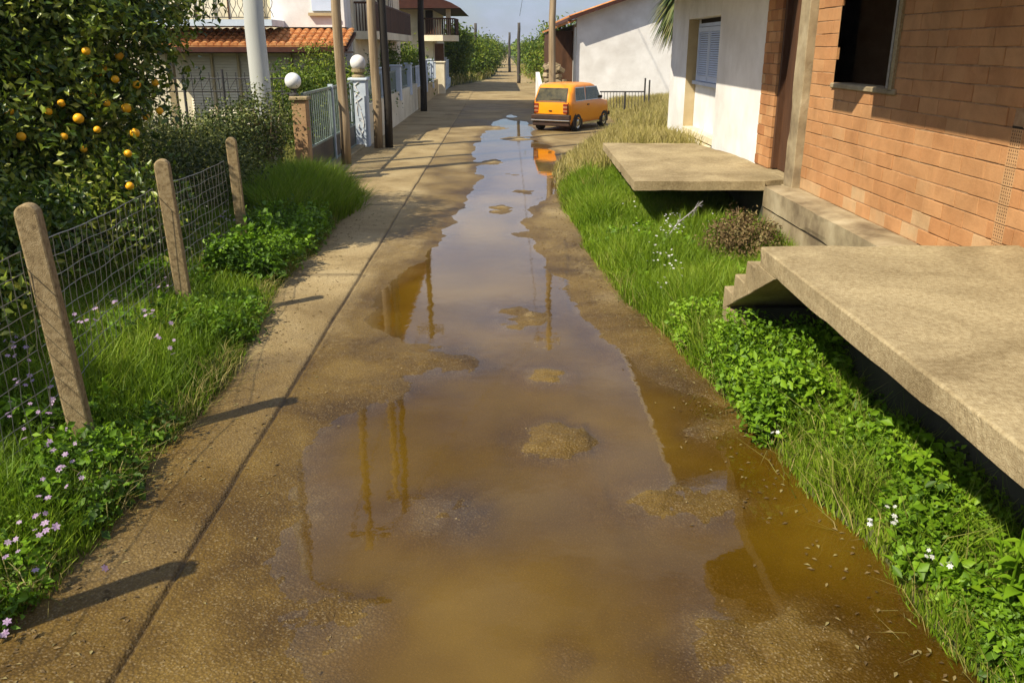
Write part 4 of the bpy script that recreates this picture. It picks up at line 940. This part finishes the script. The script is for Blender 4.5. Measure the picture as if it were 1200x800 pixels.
# ---- shrubs and bushes
def bush(x, y, r, h, n, label, m=bush_leaf, ls=.13, group=None, seed=0, name='bush', sq=1.0):
    t_ = thing(name, label, 'bush', (x, y, 0), group)
    b = MB(); rr = random.Random(seed)
    for i in range(5):
        a = rr.uniform(0, 6.28); b.tube([(x, y, 0), (x+math.cos(a)*r*.3, y+math.sin(a)*r*.3, h*.4), (x+math.cos(a)*r*.5, y+math.sin(a)*r*.5, h*.75)], [.05, .03, .01], 5)
    b.build('stems', bark, t_)
    bl = [(x, y, h*.5, r*.8, r*.8*sq, h*.42)]
    for i in range(7): a = i*.9+rr.random(); bl.append((x+math.cos(a)*r*.6, y+math.sin(a)*r*.6*sq, h*rr.uniform(.25, .8), r*.45, r*.5*sq, h*rr.uniform(.15, .28)))
    crown('foliage', bl, n, ls, ls*.42, m, t_, shell=.5, clump=ls*2.2, zmin=.02)
bush(-4.6, 20.5, .95, 2.15, 9000, 'loose yellow-green shrub between the globe lamp and the wooden pole', seed=1, ls=.11)
bush(-4.25, 23.6, .85, 2.35, 8000, 'tall yellow-green shrub just left of the ball-topped pillar', seed=2, ls=.11)
bush(-4.6, 28.2, 1.0, 2.3, 6000, 'round green shrub behind the cream wall beside the black pole', seed=3, ls=.15)
bush(-4.5, 31.8, .9, 2.5, 5000, 'green shrub under the brown side balcony', seed=4, ls=.15)
bush(-4.6, 42.0, 1.1, 2.9, 5000, 'dark shrub between the two left houses', seed=5, ls=.2)
farb = [(-3.9, 62, 1.9, 3.4), (-3.2, 70, 1.9, 3.5), (-2.4, 78, 2.0, 3.4), (-2.2, 90, 2.3, 3.6), (-3.0, 108, 3.0, 3.6), (-1.6, 128, 2.6, 3.2)]
fl = ['tall yellow-green bush nearest beyond the left houses', 'second bush of the left roadside thicket, half in shade', 'third bush of the left thicket, leaning over the track', 'dense bush at the right end of the left thicket', 'hazy bush behind the left thicket', 'farthest low bush left of the pale track']
for (x, y, r, h), l in zip(farb, fl): bush(x, y, r, h, 6500, l, ls=.30, group='bushes along the far left of the road', seed=int(y))
farb = [(4.6, 52, 2.0, 4.0), (3.6, 46, 1.3, 3.3), (4.2, 62, 2.2, 3.6), (4.0, 76, 2.2, 3.2), (4.6, 95, 2.6, 3.4), (4.4, 120, 2.6, 3.2)]
fl = ['tall leafy bush right behind the pale wooden pole', 'dark green bush above the short white wall', 'yellow-green bush behind the tall right bush', 'lower bush beside the slender far pole', 'distant bush right of the pale track', 'farthest low bush right of the pale track']
for (x, y, r, h), l in zip(farb, fl): bush(x, y, r, h, 6500, l, ls=.28, group='bushes along the far right of the road', seed=int(y)+1)
def scrub():
    P = []
    n = 15000; x = RNG.uniform(-90, 90, n); y = RNG.uniform(110, 420, n); k = np.abs(x-.8) > 2.2+.0*y; x, y = x[k], y[k]
    c = (vnoise(x, y, .06, 51)+1)*.5; z = RNG.uniform(0, 1, len(x))*(1.0+2.8*c)
    return leaves(np.stack([x, y, z], 1), 1.5, 1.2, np.tile([[0, -.5, .7]], (len(x), 1)), .5)
v, f, t = scrub(); tag(np_mesh('distant_scrub', v, f, bush_leaf, attrs={'tint': t}), 'distant green scrub on the plain beside the track', 'scrub', kind='stuff')

# ================================================================== GRASS, WEEDS, FLOWERS
def scatter(n, x0, x1, y0, y1, keep, pw=1.0):
    x = RNG.uniform(x0, x1, n); y = y0+(y1-y0)*RNG.uniform(0, 1, n)**pw
    k = keep(x, y); x, y = x[k], y[k]; return x, y, gz(x, y)
def patchy(x, y, s, seed): return .5+.5*vnoise(x, y, s, seed)
G = []
# right verge
def kr(x, y): return (x > xr(y)-.05+vnoise(x, y, 4, 61)*.05) & (x < 3.24) & ~((x > 2.42) & (y < 5.5)) & ~((y > 5.78) & (y < 6.6) & (x > 1.79)) & (RNG.uniform(0, 1, len(x)) < sstep(3.3, 1.9, x)+.25+(y > 5.7)*.6)
x, y, z = scatter(150000, .7, 3.3, 2.3, 15.2, kr, 1.35)
h = (.10+.17*patchy(x, y, 1.1, 62)+.05*RNG.normal(size=len(x)).clip(-1, 1.5))*(.45+.55*sstep(0, .35, x-xr(y)))*(1+.3*(y > 6)); h = np.maximum(h, .04)*np.where((x > 2.3) & (y < 9), .8, 1)
under = (y > 10.4) & (x > 1.6); h = np.where(under, np.minimum(h, .12), h)
tn = np.clip(.36+.28*patchy(x, y, 1.7, 63)+RNG.normal(size=len(x))*.13+.28*sstep(.06, -.05, x-xr(y)), 0, 1)
G.append(blades(np.stack([x, y, z-.01], 1), h, RNG.uniform(.004, .009, len(x))*(1+y*.06), .45, tn))
# left verge
def kl(x, y): return (x < xl(y)+.06+vnoise(x, y, 4, 64)*.06) & (x > -4.6) & ~((y > 16) & (x < -3.3))
x, y, z = scatter(130000, -4.6, -1.7, 2.6, 15.6, kl, 1.35)
h = (.10+.16*patchy(x, y, 1.2, 65)+.05*RNG.normal(size=len(x)).clip(-1, 1.8))*(.45+.55*sstep(0, .35, xl(y)-x)); h = np.maximum(h, .04)
tn = np.clip(.12+.5*patchy(x, y, 1.5, 66)+RNG.normal(size=len(x))*.14+.4*sstep(.12, -.05, xl(y)-x), 0, 1)
G.append(blades(np.stack([x, y, z-.01], 1), h, RNG.uniform(.004, .009, len(x))*(1+y*.06), .5, tn))
v, f, t = merge(G); tag(np_mesh('grass', v, f, grass_m, attrs={'tint': t}), 'bright green grass growing along both road verges', 'grass', kind='stuff')
# long arching dry blades hanging over the water
x, y, z = scatter(7000, .8, 2.2, 2.3, 9, lambda x, y: (np.abs(x-xr(y)-.06) < .12) & (patchy(x, y, 2.2, 71) > .35), 1.3)
a = blades(np.stack([x, y, z], 1), RNG.uniform(.12, .30, len(x)), RNG.uniform(.003, .006, len(x)), 1.1, np.clip(RNG.normal(.62, .25, len(x)), 0, 1), 2.2)
x, y, z = scatter(14000, -2.6, -1.8, 2.6, 12, lambda x, y: (np.abs(xl(y)-x-.08) < .14) & (patchy(x, y, 2.2, 72) > .4), 1.3)
b_ = blades(np.stack([x, y, z], 1), RNG.uniform(.10, .26, len(x)), RNG.uniform(.003, .006, len(x)), 1.0, np.clip(RNG.normal(.6, .25, len(x)), 0, 1), 2.2)
v, f, t = merge([a, b_]); tag(np_mesh('trailing_grass', v, f, dry_grass_m, attrs={'tint': t}), 'straggly half-dry grass trailing over the muddy road edges', 'grass', kind='stuff')
# tall tuft by the gate pillar
n = 16000; a = RNG.uniform(0, 6.28, n); r = np.sqrt(RNG.uniform(0, 1, n)); x = -2.95+r*np.cos(a)*.75; y = 13.3+r*np.sin(a)*1.9
k = x > -3.9; x, y = x[k], y[k]
bl = blades(np.stack([x, y, gz(x, y)], 1), RNG.uniform(.3, .75, len(x))*(1.1-.35*np.hypot((x+3.0)/.8, (y-13.3)/1.9)), RNG.uniform(.010, .016, len(x)), .5, np.clip(RNG.normal(.45, .2, len(x)), 0, 1), 1.4)
tag(np_mesh('tall_grass_tuft', bl[0], bl[1], grass_m, None, (-3, 13.3, .1), attrs={'tint': bl[2]}), 'thick tall tuft of green grass in front of the brown gate pillar', 'grass tuft')
# dry grass mound behind the platform
def km(x, y): return (x > xr(y)-.1) & ~((x > 3.55) & (y > 12.3) & (y < 19)) & ~((x > 1.6) & (y < 14.9)) & ~((y > 36)) & ~((np.abs(x-2.3) < 1.0) & (np.abs(y-27.4) < 1.6) & (x < 3.15+(y-27.4)*.5))
x, y, z = scatter(75000, .8, 9, 13.0, 36, km, 1.2)
h = .14+.34*patchy(x, y, .9, 73)*sstep(0, 1.2, x-xr(y))+.05*RNG.normal(size=len(x)).clip(-1, 2)
tn = np.clip(.12+.62*sstep(13.5, 17.5, y+.6*x)+RNG.normal(size=len(x))*.18, 0, 1)
v, f, t = blades(np.stack([x, y, z], 1), np.maximum(h, .05), RNG.uniform(.010, .020, len(x)), .4, tn)
tag(np_mesh('dry_grass', v, f, dry_grass_m, attrs={'tint': t}), 'straw-coloured dry grass covering the mound between car and platform', 'dry grass', kind='stuff')
# far verges and garden floor
x, y, z = scatter(45000, -12, 12, 40, 110, lambda x, y: ((x > xr(y)) | (x < xl(y)-.3)) & ~((x < -3.4) & (y < 60)), 1.0)
x2, y2, z2 = scatter(26000, -9, -3.0, 5, 26, lambda x, y: (x < -3.0) & ~((y > 15.8) & (x > -3.8)), 1.0)
v, f, t = merge([blades(np.stack([x, y, z], 1), RNG.uniform(.2, .7, len(x)), RNG.uniform(.03, .07, len(x)), .5), blades(np.stack([x2, y2, z2], 1), RNG.uniform(.08, .3, len(x2)), RNG.uniform(.012, .02, len(x2)), .5, RNG.uniform(0, .6, len(x2)))])
tag(np_mesh('rough_grass', v, f, dry_grass_m, attrs={'tint': t}), 'rough grass in the gardens and along the far track', 'grass', kind='stuff')

# broad-leaved weeds
W = []
def weed_patch(n, x0, x1, y0, y1, keep, hh, ls, pw=1.2, tint=(.5, .22)):
    x, y, z = scatter(n, x0, x1, y0, y1, keep, pw)
    per = 16; i = np.repeat(np.arange(len(x)), per); hgt = hh*(.30+.75*patchy(x, y, 2.4, 81))*RNG.uniform(.5, 1.25, len(x))
    fr = RNG.uniform(.25, 1, len(i)); a = RNG.uniform(0, 6.28, len(i)); r = .075*(1.25-fr*.6)
    p = np.stack([x[i]+np.cos(a)*r*RNG.uniform(.2, 1, len(i)), y[i]+np.sin(a)*r*RNG.uniform(.2, 1, len(i)), z[i]+hgt[i]*fr], 1)
    nr = np.stack([np.cos(a)*.5, np.sin(a)*.5, np.ones(len(i))], 1); nr /= np.linalg.norm(nr, axis=1)[:,None]
    tt = np.clip(np.repeat(RNG.normal(tint[0], tint[1], len(x))+.30*vnoise(x, y, 2.7, 88)-.05, per)+RNG.normal(size=len(i))*.12+.25*(fr-.6), 0, 1)
    sz = np.repeat(ls*RNG.choice([.6, 1, 1, 1.6], len(x))*(1+.3*vnoise(x, y, 1.9, 89)), per)
    return leaves(p, sz, sz*.62, nr, .55, tt)
W.append(weed_patch(14500, 1.4, 2.5, 2.2, 7.2, lambda x, y: (x > xr(y)+.12+.12*vnoise(x, y, 3, 83)) & (x < 2.4) & (patchy(x, y, 2.6, 82)+(x-xr(y)-.25)*1.5 > .40), .33, .037, tint=(.62, .2)))
W.append(weed_patch(1500, 1.62, 2.4, 4.9, 6.5, lambda x, y: (x > 1.62), .54, .045, tint=(.6, .2)))
W.append(weed_patch(1600, .9, 3.2, 7.0, 10.6, lambda x, y: (x > xr(y)+.3) & (patchy(x, y, 1.7, 84) > .5), .24, .05))
W.append(weed_patch(3400, -3.6, -1.9, 3.0, 12.5, lambda x, y: (x < xl(y)-.05) & (patchy(x, y, 1.5, 85) > .52), .26, .045, tint=(.32, .2)))
W.append(weed_patch(900, -3.1, -2.1, 8.6, 11.6, lambda x, y: (x < xl(y)-.05), .48, .055, tint=(.35, .2)))
x, y, z = scatter(15000, 1.5, 2.45, 2.2, 7.0, lambda x, y: (x > xr(y)+.1) & (patchy(x, y, 3.1, 91) > .35), 1.2)
v, f, t = blades(np.stack([x, y, z], 1), RNG.uniform(.22, .50, len(x)), RNG.uniform(.004, .009, len(x)), .55, np.clip(RNG.normal(.55, .28, len(x)), 0, 1), 1.6)
tag(np_mesh('tall_grass', v, f, grass_m, attrs={'tint': t}), 'tall thin grass growing up through the leafy weeds by the terrace', 'grass', kind='stuff')
v, f, t = merge(W); tag(np_mesh('weeds', v, f, weed_m, attrs={'tint': t}), 'broad-leaved green weeds mixed into the verges', 'weeds', kind='stuff')

# a few single plants with large leaves by the terrace
def big_plant(x, y, h, nl, label, seed, L_=.17):
    rr = random.Random(seed); t_ = thing('leafy_plant', label, 'plant', (x, y, .08), 'leafy plants along the near terrace')
    st = MB(); lv = MB(); tops = []
    for s in range(4):
        a = rr.uniform(0, 6.28); tip = Vector((x+math.cos(a)*.10, y+math.sin(a)*.10, .08+h*rr.uniform(.7, 1)))
        st.tube([(x, y, .05), (x+math.cos(a)*.03, y+math.sin(a)*.03, h*.5), tip], [.007, .006, .003], 5); tops.append(tip)
    st.build('stems', weed_m, t_)
    for i in range(nl):
        tp = tops[i % 4]; k = rr.uniform(.35, 1); p = Vector((x, y, .08)).lerp(tp, k); a = rr.uniform(0, 6.28); l = L_*rr.uniform(.55, 1.15)*(1.15-.5*k)
        d = Vector((math.cos(a), math.sin(a), rr.uniform(.1, .6))).normalized(); s = d.cross(Vector((0,0,1))).normalized()
        vs = []; W_ = [.02, .75, 1, .8, .42, .03]
        for j in range(6):
            t = j/5; q = p+d*l*t-Vector((0,0,1))*l*.45*t*t; wv = l*.23*W_[j]
            vs += [q-s*wv+Vector((0,0,wv*.35)), q, q+s*wv+Vector((0,0,wv*.35))]
        lv.add(vs, [(3*j+c, 3*j+c+1, 3*j+c+4, 3*j+c+3) for j in range(5) for c in range(2)], min(1, max(0, rr.gauss(.62, .15))))
    lv.build('leaves', weed_m, t_, smooth=True)
big_plant(2.13, 3.02, .55, 30, 'large-leaved plant at the right frame edge under the terrace', 1, .13)
big_plant(2.05, 3.85, .50, 30, 'upright large-leaved plant standing before the dark gap under the terrace', 2, .15)
big_plant(1.98, 4.9, .46, 26, 'leafy plant midway along the terrace edge', 3, .12)
big_plant(1.92, 5.55, .44, 26, 'leafy plant at the foot of the terrace steps', 4, .12)

# flowers
def flowers(name, pts, size, petals, m, label, centre=None):
    V, F, o = [], [], 0
    for p in pts:
        s = size*random.uniform(.7, 1.2); tl = Vector((random.gauss(0, .4), random.gauss(-.3, .4), 1)).normalized(); a0 = random.uniform(0, 6.28)
        q = tl.orthogonal().normalized(); r = tl.cross(q); p = Vector(p)
        for k in range(petals):
            a = a0+2*math.pi*k/petals; d = q*math.cos(a)+r*math.sin(a); e = tl.cross(d)
            V += [p, p+d*s*.6+e*s*.28+tl*s*.15, p+d*s+tl*s*.05, p+d*s*.6-e*s*.28+tl*s*.15]; F.append((o, o+1, o+2, o+3)); o += 4
    tag(np_mesh(name, np.array([tuple(v) for v in V]), np.array(F), m), label, 'flowers', kind='stuff')
pts = []
for u, v, n in [(22,440,6),(30,465,6),(10,500,5),(55,485,5),(75,520,5),(85,540,5),(40,515,4),(65,560,4),(80,575,4),(35,620,6),(58,608,5),(25,650,4),(5,690,4),(140,370,6),(175,385,6),(190,350,5),(185,410,4),(205,412,3),(120,385,5),(95,395,4),(260,262,6),(270,268,5),(300,275,4),(25,420,5),(15,390,4),(120,610,3)]:
    x, y = at(u, v, .27)
    for i in range(n): pts.append((x+random.gauss(0, .045), y+random.gauss(0, .10), float(gz(x, y))+random.uniform(.20, .30)))
flowers('violet_flowers', pts, .019, 6, petal_p, 'small pale violet wildflowers scattered through the left verge grass')
pts = []
for u, v, n in [(787,262,14),(795,268,12),(772,275,5),(765,290,5),(782,288,9),(792,258,12),(778,268,10),(785,305,4),(797,310,4),(780,320,4),(748,262,4),(740,240,3),(838,262,6),(800,300,3)]:
    x, y = at(u, v, .42)
    for i in range(n): pts.append((x+random.gauss(0, .05), y+random.gauss(0, .10), float(gz(x, y))+random.uniform(.22, .34)))
for u, v in [(1015,628),(1048,628),(1085,668),(1102,680),(905,518),(957,490),(1040,608)]:
    x, y = at(u, v, .22)
    for i in range(3): pts.append((x+random.gauss(0, .012), y+random.gauss(0, .012), .30+random.uniform(-.02, .02)))
flowers('white_flowers', pts, .014, 6, petal_w, 'white wildflowers dotted through the right verge grass')

# dry shrub and grey dead branch before the platform
x0, y0 = 2.72, 9.35
ds = thing('dry_shrub', 'brownish half-dry shrub growing against the concrete foundation', 'shrub', (x0, y0, .15))
b = MB()
for i in range(22): a = random.uniform(0, 6.28); r = random.uniform(.1, .38); b.tube([(x0, y0, .1), (x0+math.cos(a)*r*.5, y0+math.sin(a)*r*.5, .35), (x0+math.cos(a)*r, y0+math.sin(a)*r, random.uniform(.4, .72))], [.008, .005, .002], 4)
b.build('twigs', twig_m, ds)
crown('foliage', [(x0, y0, .38, .40, .45, .26), (x0-.25, y0-.1, .3, .28, .3, .18)], 5200, .045, .022, dry_leaf, ds, shell=.5, clump=.08, zmin=.1)
x0, y0 = 2.0, 9.9
db = MB(); P0 = [(1.92, 9.8, .28), (2.06, 9.85, .46), (2.22, 9.9, .58), (2.36, 9.95, .70)]
db.tube(P0, [.009, .008, .006, .003], 6)
for i in range(16):
    t = random.uniform(.2, 1)*2.99; k = int(t); p = Vector(P0[k]).lerp(Vector(P0[k+1]), t-k)
    db.tube([p, p+Vector((random.uniform(-.06, .1), random.uniform(-.05, .05), random.uniform(-.12, .10)))], [.004, .002], 5)
tag(db.build('dead_branch', twig_grey, None, (1.72, 9.6, .2)), 'bleached grey dead branch sticking up before the hollow under the platform', 'branch')

# ---- bits of litter on the road: dead leaves and short straws
n = 900; y = 2.4+12*RNG.uniform(0, 1, n)**1.3; sd = RNG.uniform(0, 1, n) < .6
x = np.where(sd, xl(y)+np.abs(RNG.normal(0, .28, n)), xr(y)-np.abs(RNG.normal(0, .22, n)))
z = np.maximum(rz(x, y), .001)+.004
v1, f1, t1 = leaves(np.stack([x, y, z], 1), .035, .016, np.tile([[0, 0, 1.]], (n, 1)), .9)
tag(np_mesh('dead_leaves', v1, f1, dry_leaf, attrs={'tint': t1}), 'small dead leaves and straws littering the road edges', 'litter', kind='stuff')

# ---- the air: even pale haze over the whole plain
hzm = bpy.data.materials.new('haze_air'); hzm.use_nodes = True; t = hzm.node_tree; t.nodes.clear()
o_ = t.nodes.new('ShaderNodeOutputMaterial'); pv = t.nodes.new('ShaderNodeVolumePrincipled')
pv.inputs['Color'].default_value = (.80, .86, .95, 1); pv.inputs['Density'].default_value = .0003; pv.inputs['Anisotropy'].default_value = .2
t.links.new(pv.outputs[0], o_.inputs['Volume'])
tag(MB().box(-3100, 3100, -100, 4300, -6, 32).build('haze', hzm), kind='stuff', label='thin pale haze over the far plain and hills')
